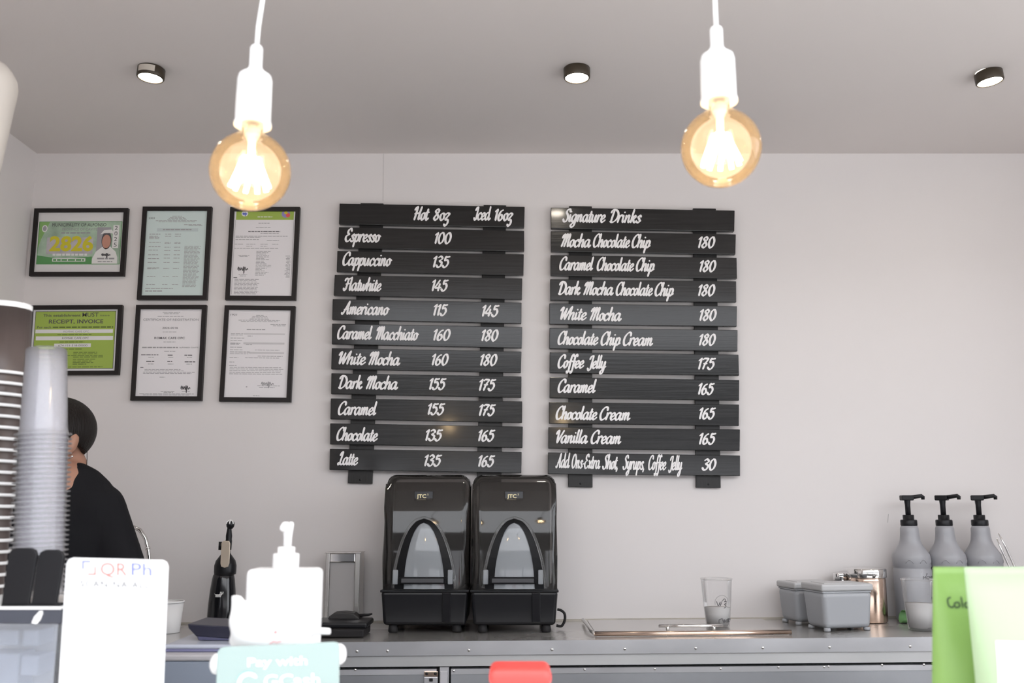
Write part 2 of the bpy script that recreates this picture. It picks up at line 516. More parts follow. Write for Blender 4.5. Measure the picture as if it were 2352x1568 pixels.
# ------------------------------------------------------------------ a brush-script hand for the menu boards
G = {
 'a': (0.86, [[(0.62,0.88),(0.36,1.0),(0.1,0.7),(0.06,0.3),(0.22,0.02),(0.45,0.2),(0.62,0.85)], [(0.64,1.0),(0.6,0.4),(0.66,0.08),(0.78,0.05),(0.92,0.3)]]),
 'c': (0.64, [[(0.56,0.75),(0.43,0.98),(0.18,0.8),(0.07,0.4),(0.2,0.05),(0.42,0.06),(0.68,0.35)]]),
 'd': (0.86, [[(0.62,0.85),(0.36,1.0),(0.1,0.7),(0.06,0.3),(0.22,0.02),(0.45,0.2),(0.62,0.85)], [(0.66,1.85),(0.6,0.5),(0.66,0.08),(0.78,0.05),(0.92,0.3)]]),
 'e': (0.62, [[(0.08,0.42),(0.34,0.5),(0.5,0.76),(0.38,0.98),(0.15,0.8),(0.07,0.35),(0.22,0.03),(0.42,0.08),(0.66,0.35)]]),
 'f': (0.5, [[(0.62,1.6),(0.5,1.86),(0.34,1.6),(0.28,0.8),(0.24,-0.3),(0.12,-0.72),(0.0,-0.45)], [(0.04,0.85),(0.56,0.95)]]),
 'g': (0.84, [[(0.62,0.88),(0.36,1.0),(0.1,0.7),(0.06,0.3),(0.22,0.02),(0.45,0.2),(0.62,0.85)], [(0.64,1.0),(0.6,0.2),(0.5,-0.5),(0.25,-0.76),(0.05,-0.5),(0.32,-0.15),(0.9,0.3)]]),
 'h': (0.74, [[(0.16,1.85),(0.1,1.0),(0.06,0.0)], [(0.1,0.45),(0.3,0.92),(0.5,0.95),(0.52,0.6),(0.5,0.15),(0.62,0.03),(0.8,0.3)]]),
 'i': (0.38, [[(0.12,1.0),(0.1,0.35),(0.2,0.04),(0.42,0.3)], [(0.15,1.36),(0.18,1.46)]]),
 'k': (0.7, [[(0.16,1.85),(0.1,1.0),(0.06,0.0)], [(0.12,0.42),(0.4,0.95),(0.54,0.78),(0.34,0.52),(0.16,0.46)], [(0.26,0.5),(0.44,0.1),(0.6,0.04),(0.76,0.3)]]),
 'l': (0.36, [[(0.16,1.85),(0.1,0.5),(0.18,0.05),(0.4,0.3)]]),
 'm': (1.0, [[(0.08,1.0),(0.09,0.5),(0.05,0.0)], [(0.09,0.5),(0.27,0.95),(0.42,0.9),(0.4,0.45),(0.37,0.0)], [(0.4,0.5),(0.58,0.95),(0.74,0.9),(0.72,0.35),(0.82,0.04),(1.04,0.3)]]),
 'n': (0.74, [[(0.08,1.0),(0.09,0.5),(0.05,0.0)], [(0.09,0.5),(0.28,0.95),(0.46,0.9),(0.45,0.35),(0.54,0.04),(0.78,0.3)]]),
 'o': (0.62, [[(0.38,0.98),(0.13,0.8),(0.07,0.35),(0.25,0.02),(0.48,0.25),(0.5,0.75),(0.36,0.98)], [(0.46,0.84),(0.7,0.78)]]),
 'p': (0.7, [[(0.14,1.0),(0.1,0.2),(0.02,-0.74)], [(0.1,0.4),(0.3,0.95),(0.54,0.86),(0.55,0.4),(0.38,0.03),(0.14,0.14)], [(0.4,0.04),(0.74,0.3)]]),
 'r': (0.52, [[(0.08,1.0),(0.09,0.5),(0.05,0.0)], [(0.09,0.5),(0.27,0.95),(0.45,0.98),(0.5,0.82)]]),
 's': (0.56, [[(0.5,0.8),(0.36,1.0),(0.18,0.8),(0.34,0.5),(0.44,0.25),(0.3,0.02),(0.06,0.12)], [(0.34,0.05),(0.6,0.3)]]),
 't': (0.42, [[(0.22,1.5),(0.13,0.5),(0.2,0.05),(0.32,0.06),(0.46,0.3)], [(-0.02,1.0),(0.42,1.08)]]),
 'u': (0.78, [[(0.09,1.0),(0.06,0.35),(0.2,0.02),(0.4,0.2),(0.54,0.98)], [(0.56,1.0),(0.52,0.3),(0.62,0.04),(0.82,0.3)]]),
 'w': (1.0, [[(0.07,1.0),(0.07,0.35),(0.2,0.03),(0.36,0.28),(0.48,0.8)], [(0.49,0.9),(0.46,0.32),(0.58,0.03),(0.76,0.28),(0.88,0.98),(1.02,0.9)]]),
 'x': (0.66, [[(0.05,0.9),(0.2,0.95),(0.35,0.5),(0.5,0.05),(0.7,0.25)], [(0.6,0.96),(0.1,0.02)]]),
 'y': (0.76, [[(0.09,1.0),(0.06,0.4),(0.2,0.1),(0.4,0.25),(0.54,0.98)], [(0.57,1.0),(0.52,0.2),(0.42,-0.5),(0.2,-0.76),(0.04,-0.5),(0.32,-0.12),(0.8,0.3)]]),
 'z': (0.6, [[(0.06,0.82),(0.25,0.98),(0.48,0.86),(0.28,0.48),(0.1,0.12),(0.38,0.08),(0.42,-0.35),(0.2,-0.74),(0.02,-0.5)]]),
 'A': (1.04, [[(-0.02,0.2),(0.12,0.0),(0.4,0.7),(0.76,1.75)], [(0.78,1.8),(0.72,0.8),(0.78,0.1),(0.92,0.08),(1.06,0.3)], [(0.22,0.62),(0.86,0.76)]]),
 'C': (0.86, [[(0.84,1.3),(0.8,1.68),(0.52,1.76),(0.2,1.3),(0.1,0.65),(0.25,0.08),(0.55,0.05),(0.9,0.45)]]),
 'D': (1.02, [[(0.36,1.62),(0.28,0.9),(0.22,0.1)], [(0.0,1.3),(0.2,1.72),(0.7,1.62),(0.96,1.05),(0.82,0.38),(0.45,0.02),(0.1,0.1)]]),
 'E': (0.78, [[(0.74,1.42),(0.6,1.78),(0.32,1.62),(0.26,1.22),(0.5,0.98)], [(0.5,0.98),(0.14,0.76),(0.08,0.35),(0.3,0.02),(0.58,0.1),(0.8,0.4)]]),
 'F': (0.82, [[(0.0,1.3),(0.15,1.65),(0.5,1.6),(0.98,1.76)], [(0.52,1.62),(0.42,0.8),(0.3,0.1),(0.1,0.04),(0.0,0.3)], [(0.2,0.86),(0.72,0.96)]]),
 'H': (0.98, [[(0.0,1.3),(0.14,1.66),(0.32,1.7),(0.26,0.9),(0.16,0.0)], [(0.88,1.8),(0.74,0.9),(0.72,0.1),(0.96,0.28)], [(0.06,0.8),(0.84,0.98)]]),
 'I': (0.56, [[(0.08,1.25),(0.24,1.66),(0.52,1.7)], [(0.46,1.7),(0.4,0.8),(0.34,0.1),(0.14,0.0),(0.0,0.3)]]),
 'J': (0.66, [[(0.1,1.2),(0.28,1.64),(0.66,1.74)], [(0.6,1.72),(0.5,0.6),(0.42,-0.1),(0.18,-0.3),(0.0,0.02)]]),
 'L': (0.76, [[(0.14,1.25),(0.3,1.68),(0.5,1.72),(0.4,0.9),(0.26,0.2),(0.08,0.0),(0.02,0.22),(0.3,0.16),(0.6,0.02),(0.8,0.25)]]),
 'M': (1.16, [[(0.0,1.2),(0.12,1.6),(0.3,1.66),(0.26,0.9),(0.1,0.0)], [(0.27,0.95),(0.5,1.68),(0.64,1.6),(0.58,0.8),(0.46,0.0)], [(0.59,0.95),(0.84,1.7),(0.98,1.55),(0.9,0.6),(0.96,0.05),(1.18,0.3)]]),
 'O': (0.96, [[(0.5,1.76),(0.18,1.4),(0.08,0.6),(0.34,0.02),(0.7,0.4),(0.78,1.2),(0.5,1.76)]]),
 'S': (0.78, [[(0.8,1.36),(0.7,1.72),(0.42,1.66),(0.3,1.3),(0.5,0.95),(0.6,0.5),(0.44,0.05),(0.14,0.04),(0.0,0.36)]]),
 'V': (0.8, [[(0.0,1.2),(0.14,1.64),(0.3,1.6),(0.28,0.8),(0.32,0.0)], [(0.32,0.0),(0.6,0.8),(0.94,1.74)]]),
 'W': (1.14, [[(0.0,1.2),(0.14,1.62),(0.28,1.6),(0.24,0.8),(0.28,0.03)], [(0.28,0.03),(0.5,0.8),(0.7,1.5)], [(0.7,1.58),(0.64,0.8),(0.7,0.03)], [(0.7,0.03),(0.94,0.85),(1.22,1.72)]]),
 '0': (0.78, [[(0.42,1.52),(0.14,1.2),(0.08,0.5),(0.28,0.02),(0.56,0.3),(0.64,1.0),(0.42,1.52)]]),
 '1': (0.44, [[(0.02,1.15),(0.3,1.5)], [(0.32,1.52),(0.24,0.8),(0.2,0.0)]]),
 '2': (0.74, [[(0.08,1.15),(0.3,1.5),(0.56,1.2),(0.3,0.5),(0.04,0.06)], [(0.04,0.06),(0.3,0.14),(0.66,0.06)]]),
 '3': (0.72, [[(0.1,1.3),(0.36,1.5),(0.58,1.2),(0.26,0.86)], [(0.26,0.86),(0.58,0.62),(0.46,0.1),(0.2,0.02),(0.0,0.3)]]),
 '4': (0.78, [[(0.46,1.5),(0.2,0.9),(0.02,0.45),(0.4,0.42),(0.72,0.48)], [(0.52,1.0),(0.46,0.5),(0.42,0.0)]]),
 '5': (0.74, [[(0.22,1.46),(0.16,0.9)], [(0.16,0.9),(0.44,1.0),(0.6,0.6),(0.42,0.08),(0.18,0.02),(0.0,0.28)], [(0.22,1.46),(0.42,1.42),(0.68,1.5)]]),
 '6': (0.74, [[(0.6,1.44),(0.3,1.2),(0.1,0.6),(0.16,0.1),(0.38,0.03),(0.56,0.36),(0.44,0.76),(0.2,0.66),(0.1,0.4)]]),
 '7': (0.7, [[(0.04,1.3),(0.2,1.48),(0.66,1.46)], [(0.66,1.46),(0.36,0.8),(0.2,0.0)], [(0.16,0.76),(0.54,0.8)]]),
 '8': (0.76, [[(0.58,1.24),(0.4,1.5),(0.18,1.24),(0.4,0.84),(0.56,0.4),(0.32,0.02),(0.1,0.3),(0.34,0.8),(0.58,1.24)]]),
 ',': (0.3, [[(0.14,0.12),(0.02,-0.3)]]),
 '-': (0.4, [[(0.04,0.55),(0.36,0.6)]]),
 ' ': (0.42, []),
}


def catmull(pts, n=7):
    if len(pts) == 2:
        return [(pts[0][0] + (pts[1][0] - pts[0][0]) * k / 4, pts[0][1] + (pts[1][1] - pts[0][1]) * k / 4) for k in range(5)]
    closed = pts[0] == pts[-1]
    q = ([pts[-2]] if closed else [pts[0]]) + list(pts) + ([pts[1]] if closed else [pts[-1]])
    out = []
    for i in range(1, len(q) - 2):
        for k in range(n):
            t = k / n
            o = []
            for d in (0, 1):
                a, b, c, e = q[i - 1][d], q[i][d], q[i + 1][d], q[i + 2][d]
                o.append(0.5 * (2 * b + (c - a) * t + (2 * a - 5 * b + 4 * c - e) * t * t + (3 * b - a - 3 * c + e) * t ** 3))
            out.append(tuple(o))
    out.append(pts[-1])
    return out


def ribbon(mb, pts, wid, fmap, m):
    """a flat brush stroke; wid(angle) is the half width"""
    n = len(pts)
    L, R = [], []
    for i, p in enumerate(pts):
        a = pts[max(i - 1, 0)]
        b = pts[min(i + 1, n - 1)]
        dx, dy = b[0] - a[0], b[1] - a[1]
        l = math.hypot(dx, dy) or 1e-6
        w = wid(math.atan2(dy, dx))
        if i in (0, n - 1):
            w *= 0.75
        nx, ny = -dy / l * w, dx / l * w
        L.append((p[0] + nx, p[1] + ny))
        R.append((p[0] - nx, p[1] - ny))
    mb.lay = getattr(mb, 'lay', 0) + 1
    up = lambda i: Vector((0, -(mb.lay * 1.2e-5 + i * 4e-7), 0))       # overlapping strokes lie on one another
    vs = [fmap(*p) + up(i) for i, p in enumerate(L)] + [fmap(*p) + up(i) for i, p in enumerate(R)]
    fs = [(i, n + i, n + i + 1, i + 1) for i in range(n - 1)]
    mb.add(vs, fs, m)
    for k, s in ((0, -1), (n - 1, 1)):            # round ends
        a = pts[max(k - 1, 0)]
        b = pts[min(k + 1, n - 1)]
        ang = math.atan2(b[1] - a[1], b[0] - a[0])
        w = wid(ang) * 0.75
        mb.lay += 0.25
        ring = [up(0) + fmap(pts[k][0] + math.cos(ang + s * math.pi * (j / 4 - 0.5) + (0 if s > 0 else math.pi)) * w * 0.8,
                     pts[k][1] + math.sin(ang + s * math.pi * (j / 4 - 0.5) + (0 if s > 0 else math.pi)) * w * 0.8) for j in range(5)]
        mb.add(ring, [(0, 1, 2, 3, 4)], m)


def script(mb, body, fmap, x0, x1, yb, xh, m, slant=0.24, thick=0.165, thin=0.08):
    """brush script stretched between x0 and x1; y grows upwards in the space fmap takes"""
    strokes, x = [], 0.0
    for ch in body:
        adv, ss = G[ch]
        for s in ss:
            strokes.append([(x + px + slant * py, py) for px, py in catmull(s)])
        x += adv
    xa = min(p[0] for s in strokes for p in s) - 0.06
    xb = max(p[0] for s in strokes for p in s) + 0.06
    sx = (x1 - x0) / (xb - xa)
    nib = math.radians(35)
    xw = min(xh, sx * 1.05)
    for s in strokes:
        pts = [(x0 + (p[0] - xa) * sx, yb + p[1] * xh) for p in s]
        ribbon(mb, pts, lambda a: xw * (thin + (thick - thin) * abs(math.sin(a - nib))), fmap, m)


# ------------------------------------------------------------------ the room
ZC = P(1176, 352.5, 0).z                  # ceiling height
XL = P(85, 352, 0).x                      # left wall
XR = 2.25
YF = -2.55                                # the serving opening
struct('floor', MB().box(XL - 0.1, XR + 0.1, YF, 0.1, -0.05, 0, FLOOR), FLOOR, 'grey floor of the kiosk behind the counters', 'floor')
struct('ground', MB().box(-30, 30, -40, YF, -0.13, -0.05, GROUND).box(XR + 0.1, 30, YF, 8, -0.13, -0.05, GROUND), GROUND, 'pale paving outside the serving opening', 'ground')
bld = thing('reflected_building', 'unseen low dark building with pale shutters across the paving, added for its reflections', 'building', (0, -17, -0.05))  # out of view, added and shaped for the reflections in the menu boards
bld['kind'] = 'structure'
MB().box(-26, 26, -20, -17, -0.05, 4.6, mat('reflector_wall', (0.06, 0.058, 0.055), 0.8, vary=((1, 1, 1), 0.3)), 0.0).build('added_building_wall', None, bld)
for bx_ in range(-24, 25, 4):
    MB().box(bx_ - 1.8, bx_ + 1.8, -17.05, -16.99, -0.04, 2.2, mat('reflector_shutter', (0.80, 0.80, 0.82), 0.5, vary=((0.3, 0.3, 9), 0.2)), 0.0).build('added_shutter', None, bld)  # pale panels added so the lower menu planks reflect something bright
struct('ceiling', MB().box(XL - 0.1, XR + 0.1, YF, 0.1, ZC, ZC + 0.1, CEIL), CEIL, 'plain grey white ceiling with three round downlights', 'ceiling')
wb = struct('wall_back', MB().box(XL - 0.1, XR + 0.1, 0, 0.1, 0, ZC, WALL), WALL, 'pale grey back wall carrying menu boards and certificates', 'wall')
seam = MB()
for px, y0, y1 in ((880, 353, 462), (2040, 1180, 1200)):
    a, b = P(px, y0, -0.0006), P(px - 1, y1, -0.0006)
    seam.quad_prism([a, a + Vector((0.0012, 0, 0)), b + Vector((0.0012, 0, 0)), b], 0.0005, None)
seam.build('hairline_crack', mat('crack', (0.36, 0.34, 0.33), 0.9), wb)
struct('wall_left', MB().box(XL - 0.1, XL, YF, 0, 0, ZC, WALL), WALL, 'pale grey side wall at the left edge', 'wall')
# right wall left open above a sill, an unseen opening added for more daylight
struct('wall_right', MB().box(XR, XR + 0.1, -0.95, 0, 0, ZC, WALL).box(XR, XR + 0.1, YF, -0.95, 0, 0.7, WALL), WALL, 'pale grey side wall beyond the green bags', 'wall')

struct('added_wall_left', MB().box(XL, -0.98, YF - 0.1, YF, 0, ZC, WALL), WALL, 'unseen wall left of the serving opening, added to darken that side', 'wall')  # added out of view to cut the daylight on the left
struct('wall_front_right', MB().box(XR - 0.12, XR + 0.1, YF - 0.1, YF, 0, ZC, WALL), WALL, 'wall beside the serving opening on the right', 'wall')

# ------------------------------------------------------------------ back counter
KX = 0.0084
Z0 = 0.8985


def zc(x, lift=0.0008):                     # where things stand: a hair above the steel
    return Z0 + KX * x + lift


def onC(px, py, lift=0.0):                # a point of the counter top
    d = ray(px, py)
    # CAM.z + t dz = Z0 + KX (CAM.x + t dx) + lift
    t = (Z0 + lift + KX * CAM.x - CAM.z) / (d.z - KX * d.x)
    return CAM + d * t


YCF = -0.456
ct = thing('steel_counter', 'long stainless steel back counter under the menu boards', 'counter', (0.2, -0.23, zc(0.2)))
X0, X1 = XL + 0.005, XR - 0.005


def slab(mb, y0, y1, d0, d1, m, x0=X0, x1=X1):
    """a long bar that follows the slight rise of the counter; d0, d1 below its surface"""
    vs = []
    for x in (x0, x1):
        for y, d in ((y0, d1), (y0, d0), (y1, d0), (y1, d1)):
            vs.append((x, y, zc(x, 0.0) - d))
    mb.add(vs, [(0, 1, 2, 3), (7, 6, 5, 4), (1, 5, 6, 2), (0, 4, 5, 1), (3, 2, 6, 7), (0, 3, 7, 4)], m)
    return mb


slab(MB(), YCF + 0.001, -0.003, 0.0, 0.030, STEEL).build('counter_top', STEEL, ct)
slab(MB(), YCF - 0.003, YCF + 0.0005, -0.001, 0.0365, STEELF).build('front_lip', STEELF, ct)
slab(MB(), YCF + 0.006, YCF + 0.02, 0.030, 0.067, mat('steel_fascia', (0.70, 0.70, 0.70), 0.40, metal=0.8, vary=((2, 3, 3), 0.08, 0.06))).build('fascia', None, ct)
sealm = mat('wall_sealant', (0.50, 0.46, 0.40), 0.8, vary=((9, 4, 4), 0.25))
slab(MB(), -0.008, -0.0035, -0.006, 0.0, sealm).build('sealant_bead', sealm, ct)
for px, py in ((890, 1489), (1077, 1490), (1268, 1490), (1435, 1488), (1598, 1487), (1752, 1485), (1905, 1483), (2090, 1477), (820, 1491)):
    p = P(px, py, YCF - 0.003)
    p.z = zc(p.x) - 0.0245
    MB().ball(p, (0.0042, 0.002, 0.0042), CHROME, 12).build('screw', CHROME, ct)

fr = thing('undercounter_fridge', 'grey steel undercounter fridge below the back counter', 'fridge', (0.2, -0.2, 0))
bodym = mat('fridge_body', (0.03, 0.03, 0.032), 0.6)
vs = []
mbf = MB()
slab(mbf, YCF + 0.03, -0.02, 0.0675, 0.85, bodym)
mbf.build('body', bodym, fr)
mbf = MB().box(X0 + 0.02, X1 - 0.02, YCF + 0.05, -0.04, 0.0, zc(X0) - 0.845, bodym)
mbf.build('plinth', bodym, fr)
YD = YCF + 0.004


def dx_(px):
    return P(px, 1545, YD).x


doorspec = [(X0 + 0.02, dx_(1003)), (dx_(1036), X1 - 0.02)]
doors = []
for a, b in doorspec:
    d = slab(MB(), YD, YD + 0.024, 0.0735, 0.80, DOORM, a, b).build('door', DOORM, fr)
    doors.append(d)
    lp = slab(MB(), YD - 0.002, YD, 0.0735, 0.088, STEELF, a, b)
    lp.build('top_edge', STEELF, d)
slab(MB(), YD - 0.001, YD + 0.024, 0.069, 0.80, STEELF, dx_(1010), dx_(1031)).build('post', STEELF, fr)
for i, (px, py) in enumerate(((1042, 1540), (1343, 1537), (1504, 1536), (1655, 1535), (1788, 1532), (1893, 1531), (1903, 1530), (2026, 1527), (2122, 1526))):
    p = P(px, py, YD - 0.002)
    MB().ball(p, (0.0036, 0.002, 0.0036), CHROME, 12).build('rivet', CHROME, doors[1])
p = P(816, 1538, YD - 0.002)
MB().ball(p, (0.0036, 0.002, 0.0036), CHROME, 12).build('rivet', CHROME, doors[0])
# hinge on the left door and the keep on the post
h = MB()
a, b = P(974, 1543, YD - 0.012), P(1005, 1580, YD - 0.012)
h.box(a.x, b.x, YD - 0.012, YD - 0.002, b.z, a.z - 0.013, STEELF, 0.0015)
h.box(a.x, b.x, YD - 0.009, YD - 0.002, a.z - 0.012, a.z + 0.001, COPPER_SHEEN, 0.001)
hg = h.build('hinge', STEELF, doors[0])
for px in (980, 1000):
    q = P(px, 1547, YD - 0.0095)
    MB().ball(q, (0.004, 0.002, 0.004), BLACKM, 12).build('hinge_screw', BLACKM, hg)
q = P(990, 1561, YD - 0.0125)
MB().box(q.x - 0.005, q.x + 0.005, q.y - 0.002, q.y + 0.002, q.z - 0.004, q.z + 0.004, BLACKM, 0.001).build('hinge_button', BLACKM, hg)
q = P(1019, 1556, YD - 0.008)
MB().box(q.x - 0.010, q.x + 0.010, YD - 0.009, YD - 0.001, q.z - 0.018, q.z + 0.017, PALEB, 0.0015).build('latch_keep', PALEB, fr)

# ------------------------------------------------------------------ menu boards
YB = -0.030                                # front of the planks


def board(name, label, s, ox, oy, planks, battens, texts):
    cen = P(ox + 560 * s, oy + 800 * s, 0)
    root = thing(name, label, 'menu board', (cen.x, -0.002, cen.z))
    fm = lambda x, y: P(x, -y, YB - 0.0006)
    for bq in battens:
        q = [P(ox + x * s, oy + y * s, -0.0125) for x, y in bq]
        b = MB().quad_prism(q, 0.0115, WOODB, 0.0015).build('batten', WOODB, root)
        for k in (0, 1):
            t = q[0].lerp(q[3], 0.012 + 0.976 * k).lerp(q[1].lerp(q[2], 0.012 + 0.976 * k), 0.5)
            MB().ball((t.x, t.y, t.z), (0.0035, 0.0015, 0.0035), BLACKP, 10).build('nail_head', BLACKP, b)
    for (tl, tr, br, bl), tx in zip(planks, texts):
        q = [P(ox + x * s, oy + y * s, YB) for x, y in (tl, tr, br, bl)]
        pk = MB().quad_prism(q, 0.0172, WOOD, 0.0018).build('plank', WOOD, root)
        parts = {}
        slope = (tr[1] - tl[1]) / (tr[0] - tl[0])
        for n_, (body, x0, x1, yb, xh) in enumerate(tx):
            key = n_ if body[0].isdigit() and not body.endswith('oz') else 'name'
            if key == 'name' and x0 > 780 and s < 0.4345:
                key = 'second'
            mb = parts.setdefault(key, MB())
            xm = ox + (x0 + x1) / 2 * s
            f = lambda x, y, xm=xm, sl=slope: fm(x, y - (x - xm) * sl)
            num = body[0].isdigit()
            script(mb, body, f, ox + x0 * s, ox + x1 * s, -(oy + yb * s), xh, CHALK,
                   slant=0.16 if num else 0.22)
        for key, mb in parts.items():
            mb.build('price' if isinstance(key, int) else 'lettering', CHALK, pk)
    return root


def quads(rows):
    return [((a, b), (c, d), (e, f), (g, h)) for a, b, c, d, e, f, g, h in rows]


XH = 16.5
L_rows = [(92,62,1073,80,1070,190,88,172), (88,187,1070,207,1070,316,84,298), (80,313,1068,331,1066,443,76,424), (66,440,1060,459,1058,571,60,550),
          (55,568,1056,587,1055,699,52,678), (52,698,1060,716,1057,829,50,808), (50,828,1056,846,1053,959,47,940), (48,961,1056,978,1055,1091,46,1072),
          (45,1094,1060,1110,1059,1224,43,1205), (42,1226,1063,1243,1061,1357,41,1338), (40,1361,1057,1378,1055,1490,38,1473)]
L_txt = [[('Hot', 485, 570, 150, 17), ('8oz', 590, 677, 152, 17), ('Iced', 803, 895, 150, 17), ('16oz', 915, 1010, 153, 17)],
         [('Espresso', 122, 312, 265, XH), ('100', 597, 684, 275, XH)],
         [('Cappuccino', 110, 370, 391, XH), ('135', 588, 680, 400, XH)],
         [('Flatwhite', 112, 314, 524, XH), ('145', 582, 671, 525, XH)],
         [('Americano', 102, 357, 650, XH), ('115', 590, 668, 655, XH), ('145', 848, 940, 660, XH)],
         [('Caramel', 82, 266, 780, XH), ('Macchiato', 284, 512, 784, XH), ('160', 590, 678, 787, XH), ('180', 845, 932, 790, XH)],
         [('White', 88, 232, 914, XH), ('Mocha', 246, 414, 917, XH), ('160', 582, 668, 918, XH), ('180', 838, 926, 920, XH)],
         [('Dark', 85, 214, 1042, XH), ('Mocha', 232, 403, 1045, XH), ('155', 568, 659, 1047, XH), ('175', 832, 923, 1052, XH)],
         [('Caramel', 86, 291, 1181, XH), ('155', 560, 653, 1180, XH), ('175', 832, 921, 1185, XH)],
         [('Chocolate', 78, 295, 1318, XH), ('135', 548, 641, 1318, XH), ('165', 828, 918, 1320, XH)],
         [('Latte', 82, 190, 1446, XH), ('135', 542, 636, 1452, XH), ('165', 828, 917, 1455, XH)]]
board('coffee_menu_board', 'black slatted wooden menu board of hot and iced coffees, left of the two', 500 / 1153, 740, 440, quads(L_rows),
      [[(203, 60), (325, 62), (265, 1546), (135, 1543)], [(855, 70), (975, 72), (948, 1560), (818, 1558)]], L_txt)
R_rows = [(80,82,1040,98,1038,207,80,192), (80,205,1046,222,1044,328,80,312), (78,330,1050,345,1052,454,78,438), (76,456,1048,467,1048,577,77,567),
          (72,582,1052,597,1050,704,72,692), (73,710,1055,722,1054,833,72,820), (74,837,1060,850,1063,960,73,946), (74,967,1064,982,1063,1090,73,1077),
          (70,1097,1063,1110,1062,1222,70,1210), (67,1228,1068,1240,1066,1352,66,1340), (65,1360,1068,1376,1068,1483,64,1473)]
R_txt = [[('Signature', 143, 366, 158, XH), ('Drinks', 386, 553, 161, XH)],
         [('Mocha', 133, 290, 288, XH), ('Chocolate', 302, 493, 290, XH), ('Chip', 504, 601, 292, XH), ('180', 850, 936, 293, XH)],
         [('Caramel', 127, 304, 409, XH), ('Chocolate', 322, 514, 412, XH), ('Chip', 526, 622, 414, XH), ('180', 857, 941, 417, XH)],
         [('Dark', 118, 235, 536, XH), ('Mocha', 250, 408, 538, XH), ('Chocolate', 421, 612, 541, XH), ('Chip', 624, 722, 543, XH), ('180', 850, 936, 543, XH)],
         [('White', 130, 268, 668, XH), ('Mocha', 283, 450, 672, XH), ('180', 857, 943, 672, XH)],
         [('Chocolate', 118, 328, 797, XH), ('Chip', 342, 445, 800, XH), ('Cream', 458, 614, 802, XH), ('180', 855, 939, 801, XH)],
         [('Coffee', 118, 254, 919, XH), ('Jelly', 270, 370, 922, XH), ('175', 850, 942, 926, XH)],
         [('Caramel', 118, 318, 1047, XH), ('165', 850, 936, 1057, XH)],
         [('Chocolate', 108, 322, 1188, XH), ('Cream', 336, 496, 1191, XH), ('165', 855, 942, 1185, XH)],
         [('Vanilla', 108, 274, 1311, XH), ('Cream', 290, 448, 1314, XH), ('165', 855, 944, 1317, XH)],
         [('Add', 106, 180, 1440, XH * 1.12), ('Ons-Extra', 190, 338, 1444, XH * 1.12), ('Shot,', 350, 430, 1447, XH * 1.12), ('Syrups,', 456, 566, 1449, XH * 1.12),
          ('Coffee', 590, 682, 1451, XH * 1.12), ('Jelly', 694, 766, 1453, XH * 1.12), ('30', 868, 942, 1452, XH)]]
board('signature_menu_board', 'black slatted wooden menu board of signature drinks, right of the two', 500 / 1136, 1230, 440, quads(R_rows),
      [[(175, 74), (294, 76), (298, 1543), (171, 1540)], [(822, 86), (942, 88), (967, 1546), (838, 1544)]], R_txt)

# ------------------------------------------------------------------ framed certificates
YFR = -0.016


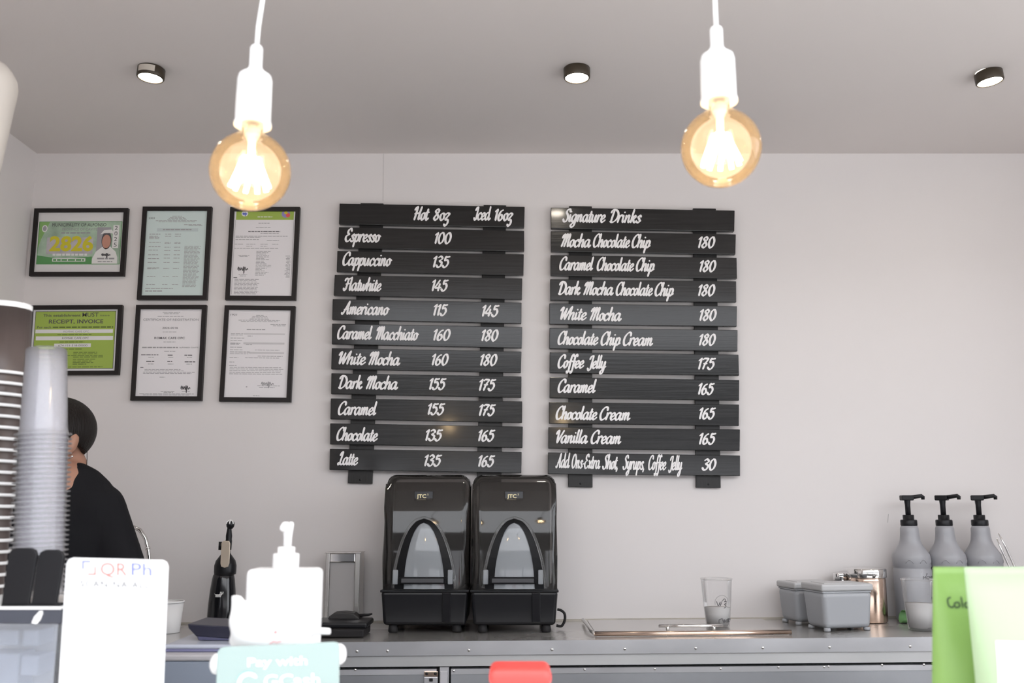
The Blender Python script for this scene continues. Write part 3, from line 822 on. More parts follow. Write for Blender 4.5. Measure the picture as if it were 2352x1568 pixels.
def framed(name, label, quad, bw, items, papermat):
    """quad of the outer border in photograph pixels; items drawn in a sheet of 0..1 (y down)"""
    q = [P(x, y, YFR) for x, y in quad]
    c = sum(q, Vector()) / 4
    root = thing(name, label, 'framed certificate', (c.x, -0.001, min(v.z for v in q)))

    def uv(u, v, y=None):
        p = q[0].lerp(q[1], u).lerp(q[3].lerp(q[2], u), v)
        return Vector((p.x, YFR if y is None else y, p.z))
    w = ((q[1] - q[0]).length + (q[2] - q[3]).length) / 2
    hgt = ((q[3] - q[0]).length + (q[2] - q[1]).length) / 2
    bu, bv = bw / w, bw / hgt
    mb = MB()
    o = [(0, 0), (1, 0), (1, 1), (0, 1)]
    i = [(bu, bv), (1 - bu, bv), (1 - bu, 1 - bv), (bu, 1 - bv)]
    for k in range(4):
        j = (k + 1) % 4
        f4 = [o[k], o[j], i[j], i[k]]
        vs = [uv(*t) for t in f4] + [uv(*t, y=-0.001) for t in f4]
        mb.add(vs, [(3, 2, 1, 0), (4, 5, 6, 7), (0, 1, 5, 4), (2, 3, 7, 6), (1, 2, 6, 5), (3, 0, 4, 7)], FRAME)
    mb.build('border', FRAME, root)
    YP = YFR + 0.006
    e = 0.002
    pq = [uv(u, v, YP) for u, v in i]
    pp = MB().quad_prism(pq, 0.003, papermat).build('sheet', papermat, root)
    state = {'lay': 0}
    pr = MB()

    def xy(u, v, lay=1):
        p = pq[0].lerp(pq[1], u).lerp(pq[3].lerp(pq[2], u), v)
        return Vector((p.x, YP - 0.0002 * lay, p.z))

    def rect(u0, v0, u1, v1, m, lay=1):
        pr.add([xy(u0, v1, lay), xy(u1, v1, lay), xy(u1, v0, lay), xy(u0, v0, lay)], [(0, 1, 2, 3)], m)

    def poly(pts, m, lay=1):
        pr.add([xy(u, v, lay) for u, v in pts], [tuple(range(len(pts)))], m)

    def oval(u, v, ru, rv, m, lay=1):
        poly([(u + ru * math.cos(a * math.pi / 12), v - rv * math.sin(a * math.pi / 12)) for a in range(24)], m, lay)

    def txt(body, u0, u1, vb, hh, m, bold=0.0, lay=2):
        text_on(pr, body, lambda x, y: xy(x, 1 - y, lay), u0, u1, 1 - vb, hh, m, bold)

    def line(u0, u1, v, hh=0.006, m=INK, lay=1, gaps=True):
        """a printed line too small to read: words as dashes"""
        u = u0
        while u < u1 - 0.005:
            l = random.uniform(0.03, 0.085) if gaps else u1 - u
            rect(u, v - hh / 2, min(u + l, u1), v + hh / 2, m, lay)
            u += l + 0.010

    def sign(u, v, su, sv, m=INKD, lay=2):
        pts = [(0, 0.4), (0.08, 0.9), (0.14, 0.2), (0.22, 0.8), (0.3, 0.3), (0.4, 0.75), (0.5, 0.2), (0.56, 1.0), (0.62, -0.4), (0.68, 0.9), (0.8, 0.3), (0.92, 0.6), (1.0, 0.4)]
        ribbon(pr, catmull([(u + a * su, (1 - v) + (b - 0.5) * sv) for a, b in pts], 5), lambda a: 0.006, lambda x, y: xy(x, 1 - y, lay), m)
    items(rect, poly, oval, txt, line, sign)
    pr.build('printing', INK, pp)
    return root


def permit(rect, poly, oval, txt, line, sign):
    rect(0.015, 0.15, 0.985, 0.87, GREEN, 1)
    rect(0.022, 0.16, 0.978, 0.862, PALEG, 2)
    poly([(0.022, 0.16), (0.14, 0.16), (0.05, 0.45), (0.022, 0.6)], mat('mid_green_print', (0.24, 0.44, 0.14), 0.6), 3)
    poly([(0.022, 0.72), (0.3, 0.78), (0.66, 0.74), (0.66, 0.862), (0.022, 0.862)], GREEN, 3)
    rect(0.12, 0.42, 0.66, 0.70, mat('lilac_print', (0.47, 0.44, 0.46), 0.6, vary=((20, 20, 20), 0.2)), 3)
    oval(0.085, 0.27, 0.032, 0.06, WHITEP, 4)
    oval(0.085, 0.27, 0.022, 0.042, GREYP, 5)
    txt('MUNICIPALITY OF ALFONSO', 0.17, 0.80, 0.235, 0.06, INKD, 0.0, 5)
    txt('PROVINCE OF CAVITE', 0.29, 0.70, 0.305, 0.045, INK, 0.0, 5)
    line(0.28, 0.62, 0.345, 0.022, INK, 5)
    txt('2826', 0.155, 0.665, 0.64, 0.245, YELLOW, 0.035, 6)
    line(0.2, 0.6, 0.71, 0.035, WHITEP, 5)
    rect(0.2, 0.77, 0.585, 0.825, WHITEP, 5)
    line(0.21, 0.57, 0.797, 0.03, GREEN, 6)
    # printed portrait of a man in a white shirt and cap
    rect(0.70, 0.25, 0.86, 0.66, GREYP, 3)
    poly([(0.66, 0.86), (0.66, 0.78), (0.70, 0.66), (0.77, 0.58), (0.86, 0.57), (0.93, 0.66), (0.955, 0.76), (0.955, 0.86)], WHITEP, 4)
    oval(0.815, 0.47, 0.058, 0.15, INKD, 4)
    oval(0.815, 0.49, 0.050, 0.115, FACEP, 5)
    poly([(0.74, 0.37), (0.78, 0.30), (0.87, 0.29), (0.91, 0.37), (0.86, 0.35), (0.79, 0.35)], WHITEP, 6)
    line(0.72, 0.92, 0.775, 0.025, INK, 5)
    line(0.73, 0.90, 0.825, 0.016, INK, 5)
    sign(0.77, 0.715, 0.10, 0.06, INKD, 6)
    rect(0.885, 0.215, 0.955, 0.60, WHITEP, 4)
    for k, ch in enumerate('2025'):
        txt(ch, 0.902, 0.938, 0.295 + 0.094 * k, 0.07, INKD, 0.0, 5)


def form2303(rect, poly, oval, txt, line, sign):
    txt('2303', 0.03, 0.13, 0.095, 0.022, INKD, 0.0)
    for k, (a, b) in enumerate(((0.42, 0.58), (0.38, 0.62), (0.36, 0.65), (0.34, 0.66), (0.15, 0.83), (0.2, 0.8))):
        line(a, b, 0.062 + 0.0135 * k, 0.006, INK)
    line(0.62, 0.92, 0.163), line(0.7, 0.93, 0.175)
    rect(0.18, 0.205, 0.86, 0.245, mat('pale_band', (0.52, 0.60, 0.60), 0.7), 1)
    line(0.28, 0.75, 0.222, 0.012, INK, 2)
    for v in (0.275, 0.30, 0.315, 0.33, 0.372, 0.425, 0.465, 0.52, 0.565, 0.61, 0.675, 0.685, 0.775, 0.87):
        line(0.06, 0.06 + random.uniform(0.14, 0.2), v, 0.007)
    for v in (0.275, 0.30, 0.372, 0.385, 0.43, 0.47, 0.52, 0.56, 0.61, 0.68, 0.775, 0.87):
        line(0.32, 0.42, v, 0.006), line(0.48, 0.58, v, 0.006)
    for k in range(33):
        line(0.65, random.uniform(0.86, 0.92), 0.42 + 0.0148 * k, 0.006)
    line(0.05, 0.5, 0.915, 0.006), line(0.05, 0.33, 0.945, 0.012)


def permit3(rect, poly, oval, txt, line, sign):
    rect(0.03, 0.0, 0.97, 0.10, LIME, 1)
    oval(0.17, 0.025, 0.055, 0.035, WHITEP, 2)
    sign(0.135, 0.03, 0.07, 0.03, BLUEP, 3)
    oval(0.84, 0.03, 0.07, 0.045, mat('violet_print', (0.28, 0.24, 0.50), 0.6), 2)
    oval(0.875, 0.045, 0.035, 0.025, REDP, 3)
    oval(0.84, 0.015, 0.03, 0.018, YELLOW, 4)
    line(0.38, 0.62, 0.065, 0.008, WHITEP, 2)
    rect(0.02, 0.10, 0.024, 0.98, INK, 1), rect(0.975, 0.10, 0.979, 0.98, INK, 1)
    line(0.4, 0.58, 0.14, 0.008), line(0.36, 0.6, 0.19), line(0.24, 0.76, 0.24, 0.010, INKD), line(0.44, 0.74, 0.265)
    for v, a, b in ((0.295, 0.04, 0.9), (0.31, 0.04, 0.45), (0.335, 0.04, 0.42), (0.345, 0.55, 0.75), (0.39, 0.03, 0.18), (0.39, 0.22, 0.38), (0.39, 0.45, 0.58), (0.39, 0.64, 0.74),
                    (0.415, 0.22, 0.32), (0.415, 0.45, 0.56), (0.44, 0.03, 0.75), (0.525, 0.1, 0.28), (0.535, 0.12, 0.25), (0.75, 0.12, 0.26), (0.765, 0.14, 0.24)):
        line(a, b, v)
    for k in range(18):
        line(0.39, 0.39 + random.uniform(0.1, 0.26), 0.475 + 0.0165 * k)
        line(0.90 - random.uniform(0, 0.04), 0.95, 0.53 + 0.0145 * k)
    sign(0.10, 0.685, 0.17, 0.06)
    line(0.04, 0.10, 0.785, 0.008, INKD)
    for k in range(12):
        line(0.06, random.uniform(0.42, 0.46), 0.805 + 0.0155 * k)


def receipt(rect, poly, oval, txt, line, sign):
    rect(0.025, 0.025, 0.975, 0.965, INKD, 1)
    rect(0.031, 0.033, 0.969, 0.957, LIME, 2)
    txt('This establishment', 0.12, 0.56, 0.115, 0.045, INKD, 0.012, 3)
    txt('MUST', 0.58, 0.77, 0.118, 0.07, INKD, 0.008, 3)
    txt('issue', 0.79, 0.90, 0.112, 0.035, INKD, 0.0, 3)
    txt('RECEIPT, INVOICE', 0.19, 0.83, 0.225, 0.065, INKD, 0.018, 3)
    txt('For each', 0.06, 0.22, 0.305, 0.038, INKD, 0.008, 3)
    line(0.24, 0.95, 0.29, 0.024, mat('dark_green_ink', (0.12, 0.17, 0.04), 0.7), 3)
    rect(0.04, 0.325, 0.95, 0.385, WHITEP, 3), rect(0.05, 0.435, 0.955, 0.50, WHITEP, 3), rect(0.27, 0.555, 0.70, 0.615, WHITEP, 3)
    txt('ROMAK CAFE OPC', 0.37, 0.67, 0.375, 0.032, INK, 0.0, 4)
    txt('ROMAK CAFE OPC', 0.36, 0.67, 0.485, 0.036, INKD, 0.0, 4)
    txt('674-151-518-00000', 0.32, 0.66, 0.603, 0.032, INKD, 0.0, 4)
    dk = MATS['dark_green_ink']
    for v, a, b in ((0.41, 0.3, 0.7), (0.53, 0.33, 0.62), (0.645, 0.35, 0.6), (0.70, 0.5, 0.78), (0.725, 0.5, 0.78), (0.75, 0.42, 0.86), (0.775, 0.5, 0.86), (0.81, 0.5, 0.76),
                    (0.84, 0.5, 0.72), (0.865, 0.5, 0.74), (0.89, 0.5, 0.66), (0.935, 0.45, 0.85)):
        line(a, b, v, 0.011, dk, 3)


def registration(rect, poly, oval, txt, line, sign):
    line(0.36, 0.64, 0.035), line(0.38, 0.62, 0.05), line(0.28, 0.70, 0.082)
    txt('CERTIFICATE OF REGISTRATION', 0.05, 0.95, 0.132, 0.026, INK, 0.008)
    txt('2026-0016', 0.37, 0.62, 0.225, 0.022, INKD, 0.004)
    line(0.38, 0.6, 0.262, 0.005)
    txt('ROMAK CAFE OPC', 0.25, 0.74, 0.345, 0.026, INKD, 0.012)
    line(0.4, 0.6, 0.378)
    txt('ALFONSO CAVITE', 0.66, 0.97, 0.448, 0.013, INKD, 0.004)
    line(0.06, 0.64, 0.442, 0.013, INK)
    line(0.42, 0.6, 0.485)
    line(0.05, 0.33, 0.527, 0.007, INKD), line(0.48, 0.56, 0.53, 0.01, INKD), line(0.75, 0.88, 0.53, 0.01, INKD)
    line(0.14, 0.27, 0.602, 0.011, INKD), line(0.48, 0.56, 0.602, 0.010, INKD), line(0.76, 0.93, 0.606, 0.011, INKD)
    for u in (0.17, 0.49, 0.79):
        line(u, u + 0.09, 0.555), line(u, u + 0.09, 0.632)
    line(0.05, 0.10, 0.672, 0.008, INKD)
    for v, a, b in ((0.695, 0.12, 0.7), (0.71, 0.12, 0.75), (0.725, 0.1, 0.93), (0.74, 0.1, 0.88), (0.782, 0.37, 0.46), (0.945, 0.4, 0.62), (0.955, 0.45, 0.6)):
        line(a, b, v)
    line(0.06, 0.95, 0.972, 0.006), line(0.12, 0.86, 0.983, 0.006)
    sign(0.72, 0.905, 0.15, 0.06)
    line(0.74, 0.88, 0.945)


def form1921(rect, poly, oval, txt, line, sign):
    txt('1921', 0.03, 0.13, 0.066, 0.022, INKD)
    for k, (a, b) in enumerate(((0.44, 0.56), (0.38, 0.62), (0.37, 0.63), (0.34, 0.66), (0.16, 0.83), (0.2, 0.8))):
        line(a, b, 0.06 + 0.0145 * k, 0.006)
    line(0.68, 0.93, 0.165), line(0.72, 0.93, 0.18), line(0.3, 0.6, 0.225, 0.01)
    for v, l in ((0.275, 0.2), (0.29, 0.2), (0.325, 0.22), (0.355, 0.2), (0.385, 0.16), (0.40, 0.14), (0.43, 0.2), (0.46, 0.2), (0.485, 0.32), (0.505, 0.3), (0.55, 0.14), (0.6, 0.08), (0.64, 0.12)):
        line(0.05, 0.05 + l, v, 0.009 if l in (0.16, 0.32) else 0.006)
    band = mat('grey_band', (0.60, 0.58, 0.59), 0.7)
    rect(0.26, 0.268, 0.92, 0.283, band, 1), rect(0.26, 0.373, 0.92, 0.395, band, 1), rect(0.36, 0.483, 0.92, 0.503, band, 1)
    line(0.32, 0.4, 0.3), line(0.45, 0.85, 0.46), line(0.3, 0.4, 0.4), line(0.5, 0.9, 0.53), line(0.3, 0.85, 0.55)
    for k in range(5):
        line(0.06, random.uniform(0.88, 0.93), 0.66 + 0.0185 * k)
    sign(0.58, 0.845, 0.2, 0.05, INK)
    line(0.52, 0.88, 0.866), line(0.55, 0.8, 0.885), line(0.34, 0.36, 0.88, 0.01), line(0.46, 0.56, 0.98)


S1 = 720 / 2258
fq = lambda *p: [(x * S1, 440 + y * S1) for x, y in p]
framed('permit_frame', 'black frame with green and yellow business plate 2826, top left on the wall', fq((247, 120), (922, 117), (890, 606), (207, 606)), 0.0145, permit, mat('white_mount', (0.70, 0.685, 0.68), 0.7))
framed('certificate_frame', 'black frame with pale blue-green form numbered 2303, top middle', fq((1028, 107), (1524, 107), (1488, 777), (984, 777)), 0.0148, form2303, PAPERB)
framed('certificate_frame', 'black frame with white permit under a lime header, behind the left bulb', fq((1658, 110), (2160, 110), (2128, 781), (1620, 778)), 0.0148, permit3, PAPER)
framed('notice_frame', 'black frame with lime green receipt and invoice notice, behind the cups', fq((208, 819), (880, 815), (853, 1318), (172, 1322)), 0.0145, receipt, mat('white_notice', (0.76, 0.75, 0.76), 0.7))
framed('certificate_frame', 'black frame with white certificate of registration, bottom middle', fq((980, 815), (1486, 815), (1450, 1505), (937, 1503)), 0.0148, registration, PAPER)
framed('certificate_frame', 'black frame with white form numbered 1921, bottom right of the six', fq((1618, 818), (2126, 823), (2093, 1515), (1577, 1510)), 0.0148, form1921, PAPER)

# ------------------------------------------------------------------ ceiling downlights
for (px, py, tilt, lab, stick) in ((347, 172, 0.05, 'round bronze ceiling downlight with paper sticker, nearest the left wall', True),
                                   (1325, 172, 0.0, 'round bronze ceiling downlight in the middle, left of the right pendant', False),
                                   (2271, 181, -0.10, 'round bronze ceiling downlight at the right end of the row', False)):
    p = PZ(px, py, ZC - 0.02)
    root = thing('ceiling_downlight', lab, 'ceiling light', (p.x, p.y, ZC), 'round downlights on the ceiling')
    M = Matrix.Rotation(tilt, 4, 'Y')
    R = 0.038
    mb = MB().lathe([(R * 0.86, 0.004), (R, 0.0), (R, -0.026), (R - 0.002, -0.029), (R - 0.005, -0.029), (R - 0.005, -0.024)], (p.x, p.y, ZC - 0.002), 48, BRONZE, M, caps=False)
    mb.build('housing', BRONZE, root)
    MB().lathe([(0.0001, -0.0275), (R - 0.007, -0.0275), (R - 0.0052, -0.026)], (p.x, p.y, ZC - 0.002), 48, LENS, M, caps=False).build('lens', LENS, root)
    if stick:
        mb = MB()
        vs, n = [], 10
        for k in range(n + 1):
            a = math.radians(-128 + 74 * k / n)
            for z in (-0.003, -0.021):
                vs.append(M @ Vector((math.cos(a) * (R + 0.001), math.sin(a) * (R + 0.001), z)) + Vector((p.x, p.y, ZC - 0.002)))
        mb.add(vs, [(2 * k + 1, 2 * k + 3, 2 * k + 2, 2 * k) for k in range(n)], mat('sticker', (0.55, 0.50, 0.44), 0.6))
        mb.build('sticker', None, root)

# ------------------------------------------------------------------ pendant bulbs
YP_ = -1.995


def pendant(label, bx, yb, ytop, y_rim, y_sh, y_neck, cordpts):
    """bulb centre column bx, bulb centre yb, pixel heights of the lamp holder"""
    cb = P(bx, yb, YP_)
    k = ax(YP_, cb.z) / FPX
    root = thing('pendant_lamp', label, 'pendant lamp', (cb.x, YP_, ZC), 'globe bulbs on white cords')
    z = lambda y: P(bx, y, YP_).z
    x_, y_ = cb.x, YP_
    rb = 91 * k
    zt = z(y_rim)
    # lamp holder: bell, shoulder, strain relief
    r1, r2 = 41 * k, 15 * k
    mb = MB().lathe([(r1 * 0.7, zt + 0.004), (r1 * 1.04, zt), (r1 * 1.04, zt + 0.004), (r1 * 0.985, zt + 0.008), (r1 * 0.97, z(y_sh) - 0.004), (r1 * 0.90, z(y_sh) + 0.002), (r1 * 0.62, z(y_sh) + 0.007),
                     (r2 * 1.15, z(y_neck)), (r2, z(y_neck) + 0.004), (r2, z(ytop) - 0.002), (r2 * 0.8, z(ytop) + 0.001), (0.004, z(ytop) + 0.001)], (x_, y_, 0), 40, WHITEPL)
    mb.build('lamp_holder', WHITEPL, root)
    # globe with a short neck
    prof = [(0.0004, -rb)]
    n = 26
    for i in range(1, n):
        a = math.pi * i / n
        r, zz = rb * math.sin(a), -rb * math.cos(a)
        if zz > 0 and r < 26 * k:
            break
        prof.append((r, zz))
    ztop = zt - cb.z
    prof += [(24.5 * k, prof[-1][1] + 3 * k), (24 * k, ztop + 0.004)]
    g = MB().lathe(prof, (x_, y_, cb.z), 48, AMBER, caps=False).build('glass_globe', AMBER, root)
    MB().lathe([(0.006, ztop), (0.010, ztop - 0.012), (0.005, ztop - 0.022), (0.004, 0.02), (0.001, 0.018)], (x_, y_, cb.z), 16, WHITEM).build('stem', WHITEM, g)
    mb = MB()
    for i in range(10):
        a = 2 * math.pi * i / 10 + 0.3
        p0 = Vector((x_ + 0.010 * math.cos(a), y_ + 0.010 * math.sin(a), cb.z + 0.017))
        p1 = Vector((x_ + 0.025 * math.cos(a + 0.5), y_ + 0.025 * math.sin(a + 0.5), cb.z - 0.022))
        mb.tube([p0, p1], 0.0028, 8, FILA)
    mb.build('filament', FILA, g)
    pts = [Vector((x_ + dx, y_, zz)) for dx, zz in cordpts(x_, z(ytop), k)]
    MB().tube(pts, 6.0 * k * 0.95, 12, WHITEPL).build('cord', WHITEPL, root)


pendant('lit amber globe bulb on a white cord, hanging in front of the certificates', 575, 393, 108, 290, 178, 160,
        lambda x, zt, k: [(0, zt - 0.004), (0.001, zt + 0.03), (0.007, zt + 0.09), (0.012, zt + 0.20), (0.012, ZC)])
pendant('lit amber globe bulb on a white cord, hanging right of the menu boards', 1656, 340, 65, 236, 132, 112,
        lambda x, zt, k: [(0, zt - 0.004), (0.0, zt + 0.03), (-0.0005, zt + 0.1), (0.0, ZC)])

# pale hanging shade cut by the left edge
ys = -1.6
axp = -48
k = ax(ys, 1.7) / FPX
cx = P(axp, 300, ys).x
root = thing('hanging_lamp', 'pale tapered hanging lampshade cut off by the left edge of the photo', 'pendant lamp', (cx, ys, ZC))
zz = lambda y: P(axp, y, ys).z
prof = [(r * k, zz(y)) for r, y in ((0.3, 470), (30, 468), (43, 455), (47, 440), (54, 370), (62, 300), (68, 245), (72, 215), (73, 195), (70, 180), (60, 163), (47, 149), (28, 138), (0.3, 134))]
MB().lathe(prof, (cx, ys, 0), 40, SHADE).build('lamp_shade', SHADE, root)
MB().tube([(cx, ys, zz(136)), (cx, ys, ZC)], 0.003, 8, WHITEPL).build('cord', WHITEPL, root)

# ------------------------------------------------------------------ twin blenders under smoked hoods
def blender_unit(label, xl, xr, yfoot):
    f = onC((xl + xr) / 2, yfoot)
    yf = f.y                                   # front of the feet
    xm = f.x
    z0 = zc(xm)
    a = ax(yf, 1.05)
    k = a / FPX
    w = (xr - xl) * k                          # width of the rim of the base
    root = thing('blender', label, 'blender', (xm, yf + 0.12, z0), 'blenders in smoked sound hoods')
    D = 0.24
    zf = z0 + 0.022
    zr = P(xm, 1357, yf).z
    zt = P(xm, 1090, yf + 0.07).z
    pz = lambda y, Y=None: P(1176, y, yf if Y is None else Y).z
    # tapered base with rim
    bm = bmesh.new()
    lo, hi = 0.94, 1.0
    co = []
    for zq, s in ((zf, lo), (zr, hi)):
        for sx, sy in ((-1, -1), (1, -1), (1, 1), (-1, 1)):
            co.append(bm.verts.new((xm + sx * w / 2 * s * 0.985, yf + D / 2 + sy * D / 2 * s, zq)))
    for q in ((3, 2, 1, 0), (4, 5, 6, 7), (0, 1, 5, 4), (1, 2, 6, 5), (2, 3, 7, 6), (3, 0, 4, 7)):
        bm.faces.new([co[i] for i in q])
    bmesh.ops.bevel(bm, geom=list(bm.edges), offset=0.010, segments=3, profile=0.5, affect='EDGES')
    base = MB().bm(bm, BLACKP, False).build('base', BLACKP, root)
    MB().box(xm - w / 2, xm + w / 2, yf - 0.003, yf + D + 0.003, zr - 0.004, zr + 0.003, BLACKP, 0.002).build('rim', BLACKP, base)
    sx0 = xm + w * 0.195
    MB().box(sx0, sx0 + 0.026, yf - 0.0015, yf + 0.012, zf + 0.008, zr - 0.004, BLACKG, 0.002).build('shade_strip', BLACKG, base)  # dark band of shade on the base, built as a black strip
    for sx in (-1, 1):
        for sy in (0.03, D - 0.03):
            MB().lathe([(0.013, z0), (0.015, z0 + 0.004), (0.012, z0 + 0.026)], (xm + sx * w * 0.36, yf + sy, zc(xm + sx * w * 0.36) - z0 + 0.0004), 16, BLACKM).build('foot', BLACKM, root)
    # hood: side profile carried across the width
    hw = w * 0.49
    zb = zr + 0.003
    y1 = yf + D - 0.005
    pr = [(yf + 0.004, zb), (yf + 0.006, zb + 0.10), (yf + 0.012, pz(1195)), (yf + 0.022, pz(1165)), (yf + 0.036, pz(1135)), (yf + 0.050, pz(1110)), (yf + 0.062, zt - 0.008), (yf + 0.078, zt), (y1 - 0.03, zt), (y1 - 0.008, zt - 0.012), (y1, zt - 0.035), (y1, zb)]
    bm = bmesh.new()
    A = [bm.verts.new((xm - hw, y, z)) for y, z in pr]
    B = [bm.verts.new((xm + hw, y, z)) for y, z in pr]
    n = len(pr)
    fa = bm.faces.new(A)
    fb = bm.faces.new(B[::-1])
    for i in range(n - 1):
        bm.faces.new([A[i + 1], A[i], B[i], B[i + 1]])
    bm.edges.index_update()
    ed = [e for e in list(fa.edges) + list(fb.edges) if not (abs(e.verts[0].co.z - zb) < 1e-5 and abs(e.verts[1].co.z - zb) < 1e-5)]
    bmesh.ops.bevel(bm, geom=ed, offset=0.030, segments=5, profile=0.5, affect='EDGES', clamp_overlap=True)
    bmesh.ops.recalc_face_normals(bm, faces=list(bm.faces))
    hood = MB().bm(bm, SMOKE, True).build('hood', SMOKE, root)
    # dark inner wall of the hood
    iw = hw - 0.018
    pr2 = [(yf + 0.10, zb + 0.001), (yf + 0.10, zt - 0.05), (yf + 0.112, zt - 0.022), (y1 - 0.03, zt - 0.020), (y1 - 0.02, zt - 0.05), (y1 - 0.02, zb + 0.001)]
    MB().prism([(xm - iw, y, z) for y, z in pr2], (2 * iw, 0, 0), mat('hood_back', (0.045, 0.042, 0.04), 0.5), 0.008).build('inner_wall', BLACKM, root)
    # jar standing in the hood
    MB().lathe([(0.036, zb + 0.002), (0.040, zb + 0.05), (0.050, zb + 0.17), (0.051, zb + 0.172)], (xm, yf + 0.050, 0), 24, CLEARP, ell=(1.15, 0.75)).build('jar', CLEARP, root)
    # arched clear door in front: pixel outline relative to the unit
    px0 = (xl + xr) / 2
    oy = yf - 0.006
    def pt(dx, y, Y):
        q = P(px0 + dx, y, Y)
        return q

    def lean(y):                                # the door leans back with height
        t = (1357 - y) / 172.0
        return yf - 0.010 + 0.022 * t * t
    ys_ = [1352, 1330, 1305, 1280, 1255, 1235, 1218, 1205, 1196, 1190]
    outl = [-68, -66.5, -63, -58, -51, -44, -36, -27, -17, 0]
    inl = [-47, -46, -44, -40, -34.5, -29, -23, -16.5, -10, 0]
    iny = [1352, 1330, 1305, 1280, 1255, 1237, 1222, 1211, 1204, 1200]
    for sgn in (-1, 1):
        mb = MB()
        vs = []
        for d1, y1_, d2, y2_ in zip(outl, ys_, inl, iny):
            vs += [pt(-d1 * sgn, y1_, lean(y1_)), pt(-d2 * sgn, y2_, lean(y2_) - 0.003)]
        back = [v + Vector((0, 0.007, 0)) for v in vs]
        m_ = len(vs)
        fs = []
        for i in range(0, m_ - 2, 2):
            fs += [(i, i + 1, i + 3, i + 2), (m_ + i + 2, m_ + i + 3, m_ + i + 1, m_ + i), (i, i + 2, m_ + i + 2, m_ + i), (i + 1, m_ + i + 1, m_ + i + 3, i + 3)]
        fs += [(0, m_, m_ + 1, 1)]
        mb.add(vs + back, fs, BANDM)
        mb.build('arch_band', BANDM, hood)
    # clear glossy pane inside the arch
    left = [pt(d, y, lean(y)) for d, y in zip(inl, iny)]
    right = [pt(-d, y, lean(y)) for d, y in zip(inl, iny)]
    vs, fs = [], []
    for l_, r_ in zip(left, right):
        vs += [l_, (l_ + r_) / 2 + Vector((0, -0.007, 0)), r_]
    for i in range(len(left) - 1):
        b_ = 3 * i
        fs += [(b_, b_ + 1, b_ + 4, b_ + 3), (b_ + 1, b_ + 2, b_ + 5, b_ + 4)]
    MB().add(vs, fs, CLEARP, True).build('door_pane', CLEARP, hood)
    # bright clear lip round the arch
    rim = [pt(d * 1.06, y - 2, lean(y) - 0.002) for d, y in zip(outl, ys_)]
    rim += [pt(-d * 1.06, y - 2, lean(y) - 0.002) for d, y in zip(outl[:-1][::-1], ys_[:-1][::-1])]
    MB().tube(rim, 0.0042, 8, MATS['thin_clear_plastic']).build('arch_lip', MATS['thin_clear_plastic'], hood)
    # handle bar and its lugs
    ha, hb = P(px0 - 58, 1325, yf - 0.022), P(px0 + 51, 1341, yf - 0.022)
    hd = MB().box(ha.x, hb.x, yf - 0.026, yf - 0.012, hb.z, ha.z, BANDM, 0.003).build('handle', BANDM, hood)
    MB().box(ha.x + 0.008, hb.x - 0.008, yf - 0.0275, yf - 0.024, hb.z + 0.004, ha.z - 0.004, mat('grey_handle_inlay', (0.055, 0.055, 0.06), 0.4), 0.001).build('handle_inlay', None, hd)
    for sgn, d in ((-1, -66), (1, 60)):
        a_, b_ = P(px0 + d - 6, 1308, yf - 0.016), P(px0 + d + 6, 1342, yf - 0.016)
        MB().box(a_.x, b_.x, yf - 0.020, yf + 0.004, b_.z, a_.z, CLEARP, 0.003).build('handle_lug', CLEARP, hood)
    # maker's plate
    Yp = yf + 0.036 - 0.003
    a_, b_ = P(px0 - 22, 1128, Yp), P(px0 + 20, 1149, Yp)
    plate = MB().box(a_.x, b_.x, Yp - 0.001, Yp + 0.010, b_.z, a_.z, BLACKG, 0.001).build('badge', BLACKG, hood)
    mb = MB()
    fm = lambda x, y: P(x, -y, Yp - 0.0016)
    text_on(mb, 'JTC', fm, px0 - 17, px0 + 5, -1143, 8.5, GOLD, 0.03)
    text_on(mb, '2', fm, px0 + 7, px0 + 10.5, -1137, 4, GOLD)
    mb.add([fm(px0 - 17, -1148), fm(px0 + 4, -1148), fm(px0 + 4, -1146.3), fm(px0 - 17, -1146.3)], [(0, 1, 2, 3)], GOLD)
    mb.build('badge_lettering', GOLD, plate)
    return root, xm, yf, w, D


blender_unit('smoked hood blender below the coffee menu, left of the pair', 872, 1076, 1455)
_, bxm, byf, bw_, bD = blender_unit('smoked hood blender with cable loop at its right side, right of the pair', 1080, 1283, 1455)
# cable behind the right blender
pts = [onC(1281, 1441, 0.006)]
yb_ = -0.12
for px, py in ((1290, 1437), (1297, 1424), (1297, 1410), (1290, 1402), (1280, 1399)):
    pts.append(P(px, py, -0.22))
pts[0] = P(1278, 1436, -0.22)
_p = [Vector(p) for p in pts]
_q = catmull([(p.x, p.z) for p in _p], 6)
tag(MB().tube([Vector((a, -0.22, b)) for a, b in _q], 0.004, 8, BLACKM).build('power_cable', BLACKM), 'black power cable looping beside the right blender', 'cable')

